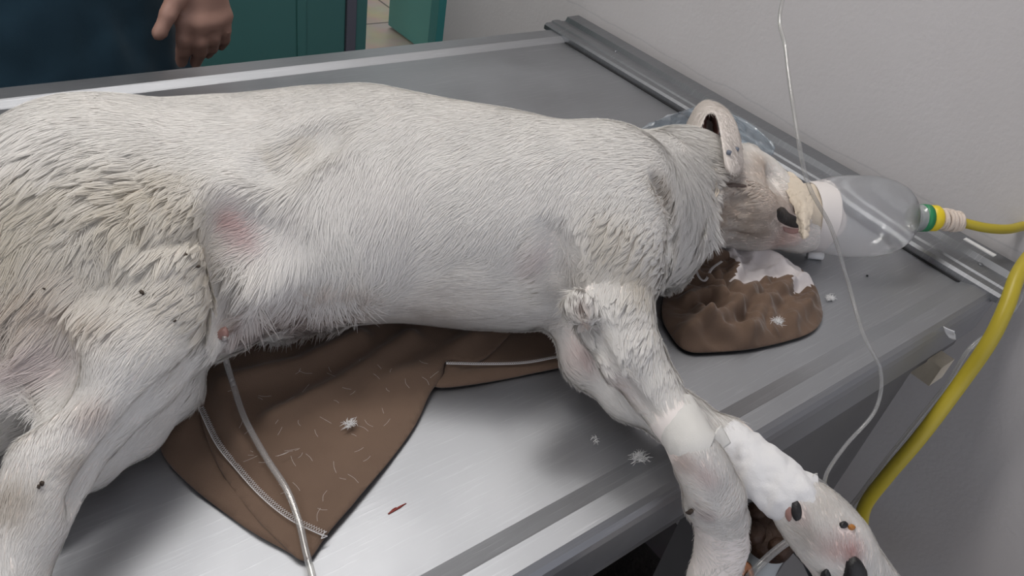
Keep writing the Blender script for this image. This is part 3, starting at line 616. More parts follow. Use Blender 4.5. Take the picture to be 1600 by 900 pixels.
# loose corners of tape
def sheet(name, corners, m, parent, n=10, curl=.003, thick=.0006, seed=1, label=None):
    c = [np.asarray(x, float) for x in corners]; vs = []
    for i in range(n+1):
        for j in range(n+1):
            s, t = i/n, j/n; p = (c[0]*(1-s)+c[1]*s)*(1-t)+(c[3]*(1-s)+c[2]*s)*t
            vs.append(p)
    vs = np.array(vs); nn = np.cross(c[1]-c[0], c[3]-c[0]); nn /= np.linalg.norm(nn); vs = vs+nn*(curl*sn(vs, 90, seed))[:, None]
    fs = [(i*(n+1)+j, (i+1)*(n+1)+j, (i+1)*(n+1)+j+1, i*(n+1)+j+1) for i in range(n) for j in range(n)]
    o = put(name, vs, fs, m, parent); so = o.modifiers.new('t', 'SOLIDIFY'); so.thickness = thick
    if label: o['label'] = label
    return o
sheet('tape_end', [at(1104, 692, .079), at(1126, 664, .080), at(1139, 692, .070), at(1126, 706, .068)], M_tape, dog, label='loose tape corner')
sheet('tape_end', [at(1262, 768, .052), at(1268, 742, .056), at(1277, 739, .052), at(1282, 752, .044)], M_tape, dog, label='clear tape corner at the end of the bandage')
skip_pts = [(nd(1048, 640, .073, 37), nd(1087, 700, .065, 37)), (nd(1127, 690, .036, 38), nd(1250, 780, .035, 40))]
pad_skip = [(surf(x, y)[0], r*depth(surf(x, y)[0])/F) for x, y, r in ((1244, 798, 11), (1316, 820, 10), (1330, 824, 7), (1334, 893, 24), (1291, 905, 16), (1231, 340, 16), (1240, 352, 16), (1220, 335, 12), (344, 521, 8))]
def skip(P):
    m = np.zeros(len(P), bool)
    for (a, ra), (b, rb) in skip_pts:
        ab = b-a; t = ((P-a)@ab)/(ab@ab); d = np.linalg.norm(P-a-t[:, None]*ab, axis=1); m |= (t > 0) & (t < 1) & (d < ra*1.25)
    for q_, r_ in pad_skip: m |= np.linalg.norm(P-q_, axis=1) < r_
    muz = at(1262, 340, .05); ax = at(1290, 340, .05)-muz; m |= ((P-muz)@ax > 0) & (P[:, 0] > muz[0]-.03)
    return m
NF = 300000
fo = fur('fur', DV, DQ, NF, skip, dog, coat)
# --- patches of bare skin, pads, lips, eyelid
def decal(name, outline, m, bulge=.0015, base=.0008, n=7, parent=None, label=None):
    o_ = np.array(outline, float); c = o_.mean(0); k = len(o_)*3
    t = np.linspace(0, len(o_), k, endpoint=False); cl_ = catmull(np.vstack([o_, o_[:1]]), 3)[:-1]; vs = []; k = len(cl_)
    for i in range(n+1):
        s = 1-i/n
        for q in cl_:
            x, y = c+(q-c)*s; p, nn = surf(x, y); vs.append(p+nn*(base+bulge*math.sqrt(max(0, 1-s**2)) if s < 1 else nn*0-nn*.001 if False else -.0008)) if s < 1 else vs.append(p-nn*.0008)
    fs = [(i*k+j, (i+1)*k+j, (i+1)*k+(j+1) % k, i*k+(j+1) % k) for i in range(n) for j in range(k)]
    o = put(name, vs, fs, m, parent or dog)
    if label: o['label'] = label
    return o
decal('lip', [(1212, 326), (1222, 322), (1232, 332), (1244, 338), (1252, 345), (1250, 356), (1238, 356), (1224, 351), (1214, 343)], M_lip, .0015, .0006, label='black edge of the lips')
decal('lip_skin', [(1222, 353), (1236, 357), (1250, 358), (1248, 364), (1236, 366), (1224, 361)], M_pink, .001, .0004, label='pink skin below the lips')
decal('eyelid', [(1128, 291), (1140, 288), (1155, 289), (1168, 293), (1155, 294), (1140, 294)], simple('dark_eyelid', (.10, .07, .06), .5), .0015, .002, label='dark rim of the closed eye')
decal('carpal_pad', [(1237, 784), (1247, 782), (1253, 795), (1252, 810), (1243, 815), (1236, 801)], M_black, .0022, .0005, label='black pad above the paw')
decal('carpal_skin', [(1228, 795), (1236, 790), (1238, 808), (1234, 816), (1227, 806)], M_pink, .0015, .0005)
decal('dewclaw_pad', [(1311, 817), (1318, 814), (1324, 820), (1320, 826), (1312, 824)], M_black, .002, .001, label='small black dewclaw pad')
decal('scab', [(1323, 822), (1329, 819), (1335, 824), (1332, 829), (1326, 827)], M_amber, .002, .001, label='amber scab beside the dewclaw')
decal('paw_pad', [(1322, 876), (1334, 868), (1346, 876), (1354, 895), (1350, 915), (1330, 920), (1314, 912), (1318, 895)], M_black, .005, .001, label='large black main pad')
decal('toe_pad', [(1283, 893), (1292, 888), (1300, 900), (1298, 920), (1285, 922)], M_black, .004, .001)
decal('nipple', [(338, 520), (346, 512), (352, 520), (349, 530), (341, 531)], M_pink, .004, .003, label='reddish bare skin in the groin')
for (x, y, r_) in ((223, 460, 4), (289, 401, 3), (307, 418, 3), (271, 503, 2), (72, 453, 2), (1081, 797, 5), (65, 757, 4), (60, 762, 3)):
    decal('dirt_speck', [(x-r_, y), (x, y-r_*.8), (x+r_, y-r_*.3), (x+r_*.6, y+r_*.7), (x-r_*.4, y+r_*.6)], simple('dirt', (.05, .035, .025), .8), .001, .0035)
# --- ear
def grid_obj(name, rows, m, parent, thick=.003, sub=2, label=None, crumple=None):
    R_ = [[at(*p[:2], p[2]) for p in row] for row in rows]; nr, ncn = len(R_), len(R_[0]); vs = [p for row in R_ for p in row]
    fs = [(i*ncn+j, i*ncn+j+1, (i+1)*ncn+j+1, (i+1)*ncn+j) for i in range(nr-1) for j in range(ncn-1)]
    o = put(name, vs, fs, m, parent); so = o.modifiers.new('t', 'SOLIDIFY'); so.thickness = thick; so.offset = 0
    sb = o.modifiers.new('s', 'SUBSURF'); sb.levels = sub; sb.render_levels = sub
    if crumple:
        tx = bpy.data.textures.new('crumple', 'CLOUDS'); tx.noise_scale = crumple[1]; dm = o.modifiers.new('d', 'DISPLACE'); dm.texture = tx; dm.strength = crumple[0]; dm.mid_level = .5; dm.texture_coords = 'LOCAL'
    if label: o['label'] = label
    return o
M_ear = simple('ear_short_fur', (.72, .66, .62), .7, bump=(500, .6, .001), var=.08, scale=40)
M_earin = simple('ear_inside', (.46, .27, .24), .6, bump=(200, .6, .002), var=.35, scale=70)
ear = grid_obj('ear', [
 [(1070, 232, .105), (1066, 205, .085), (1080, 188, .070), (1104, 190, .065), (1128, 215, .090)],
 [(1090, 212, .128), (1074, 190, .108), (1084, 172, .085), (1108, 172, .080), (1130, 198, .108)],
 [(1099, 194, .138), (1082, 174, .120), (1092, 160, .102), (1112, 160, .098), (1131, 184, .120)],
 [(1105, 176, .142), (1094, 163, .132), (1102, 155, .124), (1118, 160, .122), (1134, 176, .130)],
 [(1119, 176, .150), (1114, 166, .144), (1120, 161, .140), (1134, 168, .138), (1144, 180, .136)],
 [(1124, 200, .152), (1126, 190, .152), (1136, 183, .148), (1148, 188, .142), (1153, 200, .136)],
 [(1128, 228, .146), (1132, 222, .149), (1142, 218, .146), (1154, 222, .138), (1160, 230, .130)],
 [(1131, 250, .138), (1136, 247, .142), (1146, 246, .139), (1155, 247, .132), (1161, 248, .124)],
 [(1132, 262, .132), (1138, 266, .136), (1147, 268, .134), (1156, 266, .128), (1161, 260, .121)],
 [(1138, 268, .129), (1142, 271, .131), (1147, 272, .131), (1152, 271, .127), (1157, 267, .121)]], M_ear, dog, .0028, 2, 'folded-over ear with pink inside')
grid_obj('ear_inside', [
 [(1094, 224, .112), (1103, 226, .104), (1114, 228, .104), (1124, 230, .112)],
 [(1097, 208, .118), (1105, 208, .102), (1114, 210, .102), (1125, 214, .116)],
 [(1099, 190, .126), (1104, 188, .108), (1112, 190, .108), (1121, 196, .126)],
 [(1101, 172, .136), (1105, 170, .122), (1111, 172, .122), (1118, 180, .138)]], M_earin, dog, .002, 2, 'dark pink hollow of the ear')
_e = ear.copy(); _dg = bpy.context.evaluated_depsgraph_get(); _dg.update(); _em = ear.evaluated_get(_dg).to_mesh()
EV = np.array([ear.matrix_parent_inverse.inverted() @ v.co if False else v.co for v in _em.vertices]); EQ = np.array([list(p.vertices) for p in _em.polygons if len(p.vertices) == 4])
bpy.data.objects.remove(_e)
lp0, lv0, lr0, gp0, gd0 = lp_, lv_, lr_, gp_, gd_
lp_ = np.array([at(1100, 160, .12), at(1145, 250, .13)]); lr_ = np.array([.05, .05]); lv_ = np.array([[.009, .3], [.006, .2]])
gp_ = np.array([at(1085, 190, .1), at(1105, 160, .13), at(1145, 200, .14), at(1148, 255, .13)])
gd_ = np.array([(at(1090, 170, .12)-at(1080, 200, .1)), at(1125, 165, .13)-at(1100, 160, .13), at(1150, 230, .13)-at(1142, 195, .13), at(1150, 268, .12)-at(1146, 245, .13)]); gd_ /= np.linalg.norm(gd_, axis=1)[:, None]
ef = fur('ear_fur', EV, EQ, 9000, lambda P: np.zeros(len(P), bool), dog, lambda P: np.ones((len(P), 3))*np.array([.80, .76, .72]), 5, 1.0, .0007)
lp_, lv_, lr_, gp_, gd_ = lp0, lv0, lr0, gp0, gd0
for x, y in ((1139, 238), (1151, 233)):
    p = at(x, y, .1455 if x < 1145 else .1395); v, f = tube_geo([p-np.array([0, 0, .002]), p+np.array([0, 0, .0015])], .0028, 10)
    put('ear_mark', v, f, simple('grey_mark', (.16, .18, .22), .7), dog)['label'] = 'small grey spot on the ear'
# strap strings and tufts on cheek
for k, pts in enumerate([[(1112, 262), (1113, 275), (1112, 290), (1111, 305), (1109, 320), (1108, 335), (1106, 350), (1103, 366)], [(1117, 265), (1118, 280), (1117, 300), (1113, 318), (1112, 340), (1109, 355)], [(1120, 280), (1116, 290), (1121, 300), (1116, 312), (1124, 325), (1120, 332)]]):
    tube('gauze_tie', [surf(x, y, .0015)[0] for x, y in pts], .0011, M_cream, dog, n=6, seg=10)

# ================================================================ THE MASK (cut bottle), hose and lines
A_ = at(1262, 336, .052); B_ = at(1424, 340, .060)
mk = empty('anaesthesia_mask', tuple(A_)); tag(mk, 'clear plastic bottle used as a mask over the muzzle, taped on', 'mask')
rr = depth(at(1340, 340, .05))/F
prof = [(0, 50), (.10, 54), (.22, 60), (.36, 63), (.50, 63), (.64, 62), (.76, 58), (.86, 50), (.93, 39), (.975, 26), (1.0, 18), (1.06, 17.5), (1.12, 17.5)]
prof = [(t, r_*rr) for t, r_ in prof]; pt = np.array(prof); ts = np.linspace(0, 1.12, 46); prof2 = [(t, float(np.interp(t, pt[:, 0], pt[:, 1]))) for t in ts]
low = min(A_[2], B_[2])
o = lathe('bottle_body', A_, B_, prof2, M_bottle, mk, 56, wob=lambda i, a: 1+.006*math.sin(3*a+i*.4))
me2 = o.data
for v in me2.vertices: v.co.z = max(v.co.z, TH+.002)
tube('bottle_ridge', [A_+(B_-A_)*.30+63*rr*.92*np.array([0, math.cos(a), math.sin(a)]) for a in np.linspace(0, 1, 2)], .0004, M_clear, mk)
lathe('bottle_neck', B_-(B_-A_)*.01, B_+(B_-A_)*.13, [(0, 19*rr), (.2, 21*rr), (.25, 18*rr), (.6, 18*rr), (.65, 21*rr), (1, 20*rr)], clear_film('cloudy_neck', (.62, .60, .50), .5, .35, .2), mk, 32)
lathe('green_ring', B_+(B_-A_)*.09, B_+(B_-A_)*.155, [(0, 0), (0, 21.5*rr), (1, 21.5*rr), (1, 0)], M_green, mk, 40)
lathe('yellow_cap', B_+(B_-A_)*.155, B_+(B_-A_)*.26, [(0, 0), (0, 20.5*rr), (.8, 20.5*rr), (1, 18*rr), (1, 0)], M_ycap, mk, 40)
# tape around muzzle and bottle mouth
def band(name, pts, m, label, seed=5, amp=.02, n=40, th=.0012):
    nds = [nd(*p) for p in pts]; C = catmull([a for a, _ in nds], 6); r = np.interp(np.linspace(0, 1, len(C)), np.linspace(0, 1, len(nds)), [b for _, b in nds])
    T, U, V = frames(C); a = np.linspace(0, 2*np.pi, n, endpoint=False); vs = []
    for i in range(len(C)):
        ring = C[i]+r[i]*(np.cos(a)[:, None]*U[i]+np.sin(a)[:, None]*V[i]); ring += (ring-C[i])*(amp*sn(ring, 120, seed))[:, None]; ring[:, 2] = np.maximum(ring[:, 2], TH+.0015); vs += list(ring)
    fs = [(i*n+j, i*n+(j+1) % n, (i+1)*n+(j+1) % n, (i+1)*n+j) for i in range(len(C)-1) for j in range(n)]
    o = put(name, vs, fs, m, mk); so = o.modifiers.new('t', 'SOLIDIFY'); so.thickness = th; o['label'] = label; return o
band('tape_collar', [(1262, 337, .052, 52), (1272, 337, .053, 54), (1283, 338, .053, 56.5)], simple('white_foam_tape', (.72, .68, .66), .6, var=.04), 'broad white tape collar at the bottle mouth', amp=.006)
band('muzzle_tape', [(1243, 340, .048, 47), (1252, 340, .050, 49), (1262, 338, .051, 50.5), (1270, 338, .051, 51)], M_cream, 'wrinkled cream tape round the muzzle', amp=.05)
grid_obj2 = lambda nm_, rows, m_, th, lab: grid_obj(nm_, rows, m_, mk, th, 3, lab, (.009, .012))
grid_obj2('tape_flap', [[(1206, 262, .088), (1214, 259, .092), (1222, 268, .094)], [(1212, 275, .088), (1224, 268, .096), (1240, 270, .098)], [(1219, 288, .088), (1236, 280, .094), (1254, 282, .100)], [(1229, 304, .090), (1246, 297, .100), (1266, 300, .100)], [(1240, 320, .092), (1256, 314, .102), (1272, 318, .098)],
  [(1243, 338, .090), (1256, 336, .104), (1268, 338, .096)], [(1249, 356, .088), (1256, 352, .098), (1265, 356, .092)], [(1251, 374, .080), (1257, 376, .088), (1262, 372, .084)]], M_cream, .0012, 'stiff curled cream tape over the muzzle')
grid_obj2('tape_flap', [[(1208, 264, .087), (1215, 274, .080), (1222, 290, .074)], [(1218, 286, .084), (1226, 300, .076), (1234, 316, .072)], [(1232, 306, .086), (1240, 326, .080), (1247, 344, .078)]], simple('brown_tape_underside', (.20, .14, .10), .7, bump=(200, .5, .001), var=.3), .0010, 'brown underside of the curled tape')
put('tape_crumb', *tube_geo([at(1262, 398, .004), at(1286, 400, .006)], .005, 10), M_paper, mk)['label'] = 'small white crumb of tape under the mask'
# hose with thread binding
C0 = B_+(B_-A_)*.26
h_pts = [C0, at(1500, 347, .063), at(1540, 355, .062), at(1590, 358, .06), at(1640, 352, .055), at(1690, 372, .05), at(1680, 430, .075), at(1608, 470, .06)]
hp = [C0, at(1470, 342, .0605), at(1500, 347, .062), at(1540, 356, .062), at(1575, 358, .062), at(1605, 352, .062), at(1632, 352, .064), at(1640, 372, .07), at(1612, 395, .075), at(1590, 430, .065), at(1572, 480, .04), at(1545, 535, .0), at(1500, 600, -.06), at(1440, 680, -.13), at(1385, 745, -.20), at(1352, 790, -.26), at(1345, 830, -.32), at(1345, 880, -.42), at(1330, 900, -.60)]
hose = tube('yellow_hose', hp, [.0062]*8+[.0072, .0085]+[.0088]*9, M_yellow, None, 16, 14)
tag(hose, 'yellow rubber gas hose running from the mask down beside the table end', 'hose')
tb_ = empty('thread_binding', tuple(C0)); 
bpy.data.objects.remove(tb_)
g = []
for k in range(9):
    t = k/8; p = C0+(at(1500, 347, .062)-C0)*(t*.95); ang = .5*math.sin(k*2.1)
    ring = []
    rad = (13+2.5*math.sin(t*math.pi))*rr*(1 if k % 2 else .94); dd = (B_-A_)/np.linalg.norm(B_-A_); u_ = np.array([0, 0, 1.0]); u_ -= dd*(u_@dd); u_ /= np.linalg.norm(u_); w_ = np.cross(dd, u_)
    ring = [p+rad*(math.cos(a)*u_+math.sin(a)*w_)+dd*.002*math.sin(a+ang*3) for a in np.linspace(0, 2*np.pi, 25)]
    g.append(tube_geo(ring, .0026, 8))
v, f = join(g); put('thread_binding', v, f, simple('cotton_thread', (.70, .60, .52), .9, bump=(600, .6, .001)), mk)['label'] = 'cream thread wound round the hose joint'
# thin clear line beside the hose
cl = [at(1632, 445, .05), at(1598, 475, .03), at(1578, 505, .01), at(1545, 545, -.03), at(1508, 600, -.06), at(1515, 585, -.05)]
tag(tube('clear_side_tubing', [at(1640, 400, .05), at(1602, 445, .04), at(1590, 475, .02), at(1558, 512, -.01), at(1515, 545, -.03), at(1480, 600, -.08), at(1425, 668, -.14), at(1372, 735, -.21), at(1330, 790, -.28), at(1290, 830, -.34)], .0028, M_tubing, None, 10), 'clear thin tube running along the yellow hose', 'tube')
# drip line hanging from above to the bandaged foreleg
dt = at(1223, 0, .31)
dl = [dt+np.array([.03, .02, .9]), dt+np.array([.02, .01, .5]), dt+np.array([.005, 0, .12]), dt, at(1228, 80, .28), at(1243, 190, .24), at(1262, 285, .20), at(1298, 355, .15), at(1322, 430, .10), at(1348, 520, .065), at(1376, 580, .03), at(1368, 640, .0), at(1322, 695, -.02), at(1294, 735, -.01), at(1284, 765, .01), at(1262, 782, .03)]
tag(tube('drip_line', dl, .0019, M_tubing, None, 10), 'thin clear drip line hanging from above to the bandaged foreleg', 'tube')
tag(tube('bandage_tubing', [at(1272, 748, .045), at(1290, 762, .038), at(1298, 782, .02), at(1292, 800, .0)], .0030, M_tubing, None, 10), 'short clear looped tube beside the end of the white bandage', 'tube')
# urinary catheter
cp = [surf(345, 532, .004)[0], at(352, 560, .034), at(364, 600, .024), at(383, 655, .019), at(416, 715, .016), at(448, 765, .014), at(467, 815, .011), at(478, 862, .008), at(490, 910, .006), at(500, 980, .006)]
ct = empty('catheter', tuple(cp[0])); tag(ct, 'clear tube with a beaded top end lying over the brown cloth', 'tube')
tube('tubing', cp[1:], .0026, M_tubing, ct, 12)
bt = []
for t in np.linspace(0, 1, 22):
    q = catmull(cp[:3], 12); p = q[int(t*(len(q)-1))]; bt.append(tube_geo([p-np.array([.0002, .0014, .001]), p+np.array([.0002, .0014, .001])], .0021, 8))
v, f = join(bt); put('beads', v, f, simple('grey_beads', (.35, .32, .31), .35, .3), ct)
# bluish plastic film behind head
def film():
    rows = [[(995, 203, .055), (1040, 182, .06), (1088, 165, .065), (1105, 166, .065), (1150, 178, .06), (1190, 205, .05), (1215, 232, .045)],
            [(1000, 208, .045), (1040, 192, .05), (1080, 182, .05), (1110, 180, .05), (1150, 192, .045), (1186, 215, .04), (1208, 240, .03)],
            [(1010, 214, .02), (1045, 210, .02), (1080, 205, .02), (1115, 205, .02), (1150, 215, .02), (1180, 232, .02), (1200, 250, .01)]]
    R_ = np.array([[at(*p[:2], p[2]) for p in row] for row in rows]); return rows
bag = grid_obj('plastic_bag', film(), M_bag, None, .0004, 4, None, (.014, .02)); tag(bag, "bluish clear plastic film crumpled behind the dog's ear", 'plastic bag')
# ================================================================ CLOTHS
def inside(poly, x, y):
    c = False; j = len(poly)-1
    for i in range(len(poly)):
        if (poly[i][1] > y) != (poly[j][1] > y) and x < (poly[j][0]-poly[i][0])*(y-poly[i][1])/(poly[j][1]-poly[i][1]+1e-12)+poly[i][0]: c = not c
        j = i
    return c
def seg_d(P, A, B):
    ab = B-A; t = np.clip(((P-A)@ab)/(ab@ab+1e-12), 0, 1); return np.linalg.norm(P-A-t[:, None]*ab, axis=1), t
def cloth(name, outline, mats, zb, height, res=.005, parent=None, white=None, thick=.0014, sub=0):
    O = np.array([at(x, y, zb)[:2] for x, y in outline]); O = catmull(np.vstack([O, O[:1]]), 5)[:-1]
    L = [O[0]]
    for p in list(O[1:])+[O[0]]:
        d = np.linalg.norm(p-L[-1]); k = max(1, int(d/res)); 
        q0 = L[-1]
        for i in range(1, k+1): L.append(q0+(p-q0)*i/k)
    O = np.array(L[:-1]); lo, hi = O.min(0), O.max(0); pts = [tuple(p) for p in O]; nb = len(pts)
    for i, y in enumerate(np.arange(lo[1], hi[1], res*.87)):
        for x in np.arange(lo[0]+(res/2 if i % 2 else 0), hi[0], res):
            if inside(pts[:nb], x, y) and np.min(((O-(x, y))**2).sum(1)) > (res*.6)**2: pts.append((x, y))
    r_ = mgeo.delaunay_2d_cdt([Vector(p) for p in pts], [(i, (i+1) % nb) for i in range(nb)], [], 1, 1e-6)
    V2 = np.array([tuple(v) for v in r_[0]]); edge = np.array([np.min(np.linalg.norm(O-v, axis=1)) for v in V2])
    H = height(V2, edge); V = np.c_[V2, TH+zb+H]
    o = put(name, V, [tuple(f) for f in r_[2]], mats[0], parent)
    if len(mats) > 1:
        o.data.materials.append(mats[1]); WP = [[tuple(at(x, y, zb+.01)[:2]) for x, y in w_] for w_ in white]
        for p in o.data.polygons:
            c = V2[list(p.vertices)].mean(0); p.material_index = int(any(inside(w_, c[0], c[1]) for w_ in WP))
    so = o.modifiers.new('t', 'SOLIDIFY'); so.thickness = thick; so.offset = 1
    if sub: sb = o.modifiers.new('s', 'SUBSURF'); sb.levels = 1; sb.render_levels = 1
    o['_z'] = 0; del o['_z']; return o
def ridges(V2, lines, zb=.005):
    H = np.zeros(len(V2))
    for pts, amp, wd in lines:
        Q = [at(x, y, zb)[:2] for x, y in pts]; d = np.full(len(V2), 9.0)
        for a, b in zip(Q[:-1], Q[1:]): d = np.minimum(d, seg_d(V2, a, b)[0])
        H += amp*np.exp(-(d/wd)**2)
    return H
def P3(V2): return np.c_[V2, np.zeros(len(V2))]
c1 = empty('brown_cloth', tuple(at(500, 650, 0))); tag(c1, "brown jersey garment spread flat under the dog's belly, pointed corner towards the camera", 'cloth')
RID = [([(425, 660), (480, 630), (540, 600), (590, 565), (640, 530)], .010, .009), ([(370, 600), (470, 575), (560, 530)], .010, .010), ([(600, 600), (680, 570), (740, 530)], .005, .012), ([(335, 560), (345, 640), (380, 720)], .006, .008), ([(700, 560), (760, 520), (860, 520)], .005, .009), ([(350, 610), (370, 680), (420, 740)], .003, .008), ([(690, 570), (676, 610), (640, 670)], .003, .006)]
cloth('cloth_panel', [(300, 500), (420, 440), (700, 440), (820, 470), (760, 560), (700, 565), (690, 590), (672, 615), (650, 662), (612, 716), (560, 780), (510, 838), (478, 876), (440, 850), (395, 805), (350, 745), (325, 690), (310, 640), (296, 580)],
      [M_brown], .0045, lambda V, e: ridges(V, RID)*np.clip(e/.02, 0.1, 1)+.0012*sn(P3(V), 25, 4)+.0005*sn(P3(V), 90, 6), .005, c1)
cloth('cloth_under_layer', [(300, 600), (262, 668), (250, 692), (262, 722), (300, 762), (352, 802), (400, 836), (440, 858), (478, 879), (455, 850), (420, 800), (380, 720), (350, 620)],
      [M_brown], .0018, lambda V, e: .0025*np.exp(-((e-.012)/.006)**2)+.0010*sn(P3(V), 30, 8), .006, c1)
cloth('cloth_back_flap', [(690, 520), (800, 490), (900, 500), (905, 560), (884, 573), (820, 586), (745, 600), (700, 607), (680, 606), (676, 600), (692, 575)],
      [M_brown], .0022, lambda V, e: .004*np.exp(-((e-.01)/.007)**2)+.0014*sn(P3(V), 30, 9), .005, c1)
def seam(name, pts, parent, zz, amp=.0022, pitch=.0040, r=.00038):
    C = catmull([at(x, y, zz) for x, y in pts], 20); L = np.r_[0, np.cumsum(np.linalg.norm(np.diff(C, axis=0), axis=1))]; n = int(L[-1]/pitch*2)
    s = np.linspace(0, L[-1], n); Q = np.stack([np.interp(s, L, C[:, i]) for i in range(3)], 1); T, U, V = frames(Q)
    Q1 = Q+V*(amp*np.where(np.arange(n) % 2, 1, -1))[:, None]; Q2 = Q+V*(amp*np.where(np.arange(n) % 2, -1, 1))[:, None]
    v, f = join([tube_geo(Q1, r, 5), tube_geo(Q2, r, 5), tube_geo(Q+V*amp, r, 5)]); o = put(name, v, f, M_thread, parent); o['label'] = 'white overlock seam'; return o
seam('seam', [(314, 636), (340, 690), (370, 728), (410, 772), (455, 808), (508, 834)], c1, .0085)
seam('seam', [(697, 567), (760, 568), (820, 566), (876, 556)], c1, .0105, .0014)
seam('seam', [(500, 838), (510, 834)], c1, .008)
hr = random.Random(5); g = []
for k in range(110):
    x, y = hr.uniform(340, 680), hr.uniform(540, 820)
    if not inside([(340, 560), (690, 560), (670, 610), (500, 820), (420, 760), (340, 640)], x, y): continue
    c = at(x, y, .0125); a = hr.uniform(0, 6.28); l = hr.uniform(.002, .006); d_ = np.array([math.cos(a), math.sin(a), 0])*l; e_ = np.array([-d_[1], d_[0], 0])*hr.uniform(-.3, .3)
    g.append(tube_geo(catmull([c-d_, c+e_, c+d_], 3), .00008, 4))
v, f = join(g); tag(put('loose_hairs', v, f, simple('shed_hair', (.75, .72, .70), .6)), 'shed white hairs strewn over the flat brown cloth', 'hairs', kind='stuff')
# crumpled cloth under the head
RH = [([(1060, 420), (1100, 440), (1140, 470)], .010, .006), ([(1070, 470), (1110, 460), (1150, 490)], .010, .006), ([(1060, 520), (1130, 500), (1180, 450)], .012, .008), ([(1170, 530), (1190, 480), (1230, 440)], .010, .008),
      ([(1140, 385), (1150, 420), (1145, 460)], .010, .006), ([(1185, 395), (1230, 420), (1262, 440)], .008, .008), ([(1240, 500), (1265, 470), (1270, 450)], .006, .008), ([(1050, 440), (1090, 400), (1130, 400)], .010, .006), ([(1080, 500), (1130, 520), (1200, 520)], .008, .008), ([(1095, 480), (1100, 510)], .008, .004), ([(1120, 430), (1125, 480)], .008, .004)]
def hh(V, e):
    n = 1-np.abs(sn(P3(V), 38, 21)); n2 = 1-np.abs(sn(P3(V), 80, 22))
    return (.004+.009*n**3+.004*n2**3+ridges(V, RH, .015)*1.3)*np.clip(e/.018, 0, 1)**.7
c2 = cloth('brown_and_white_cloth', [(1040, 400), (1075, 372), (1110, 372), (1165, 378), (1210, 398), (1252, 424), (1272, 450), (1284, 488), (1274, 515), (1235, 532), (1170, 546), (1110, 551), (1070, 548), (1045, 520), (1034, 490), (1040, 440)],
      [M_brown, M_whitecl], .003, hh, .0042, None, [[(1095, 366), (1165, 370), (1215, 392), (1258, 420), (1276, 446), (1262, 452), (1240, 458), (1228, 440), (1205, 430), (1190, 436), (1172, 450), (1140, 448), (1150, 425), (1135, 400), (1105, 392)]], .0014, 1)
tag(c2, "crumpled brown and white cloth bunched under the dog's jaw", 'cloth')
# ================================================================ SMALL THINGS ON THE TABLE
def tuft(name, px, py, z, size, label, count=40, group=None, spread=1.0, m=None):
    size *= .75; count = int(count*1.6)
    r = random.Random(int(px)); c = at(px, py, z); g = []
    for k in range(count):
        a = r.uniform(0, 6.28); l = size*r.uniform(.3, 1); p = c+np.array([r.gauss(0, size*.18), r.gauss(0, size*.18), r.uniform(.0003, .0025)]); q = p+np.array([math.cos(a)*l*spread, math.sin(a)*l*.6, r.uniform(0, .003)]); mid = (p+q)/2+np.array([r.gauss(0, size*.1), r.gauss(0, size*.1), .001])
        g.append(tube_geo(catmull([p, mid, q], 3), [.0004]*6+[.0001], 4) if False else tube_geo([p, mid, q], [.00025, .0002, .0001], 4))
    v, f = join(g); o = put(name, v, f, m or simple('white_fluff', (.85, .85, .85), .8)); return tag(o, label, 'fur tuft', group)
seam('seam', [(1078, 390), (1084, 410), (1092, 432), (1102, 438), (1112, 420), (1128, 408)], c2, .026, .0012)
tuft('fur_tuft', 1296, 468, 0, .012, 'white fluff scrap beside the brown and white cloth', 70)
tuft('fur_tuft', 997, 718, .001, .016, 'white hair tuft beside the groove of the front rim', 60)
tuft('fur_tuft', 546, 665, .008, .011, 'small hair tuft on the flat brown cloth', 34)
tuft('fur_tuft', 1214, 505, .022, .014, 'pale hairs on the crumpled cloth under the head', 50)
tuft('fur_tuft', 930, 690, .001, .010, 'few white hairs behind the front rim groove', 8)
o = sheet('paper_scrap', [at(1474, 510, .004), at(1492, 516, .006), at(1494, 530, -.016), at(1482, 528, -.014)], M_paper, None, 8, .002, .0005); tag(o, 'torn white paper scrap stuck over the front rim', 'paper scrap')
for (x, y, lx, ly, lab) in ((622, 796, .008, .0016, 'small dried blood streak on the table top'), (614, 800, .004, .0022, 'dark blood spot beside the streak')):
    c = at(x, y, .0); v, f = tube_geo([c+np.array([-lx, 0, .0002]), c+np.array([lx*.2, ly*.6, .0004]), c+np.array([lx, ly, .0002])], [.0006, .0009, .0004], 6); tag(put('blood_spot', v, f, M_blood), lab, 'blood spot')
c = at(1355, 432, 0); v, f = tube_geo([c, c+np.array([.001, .001, .0012])], .0013, 8); tag(put('dark_crumb', v, f, M_rubber), 'tiny dark crumb on the bare table near the bottle', 'crumb')
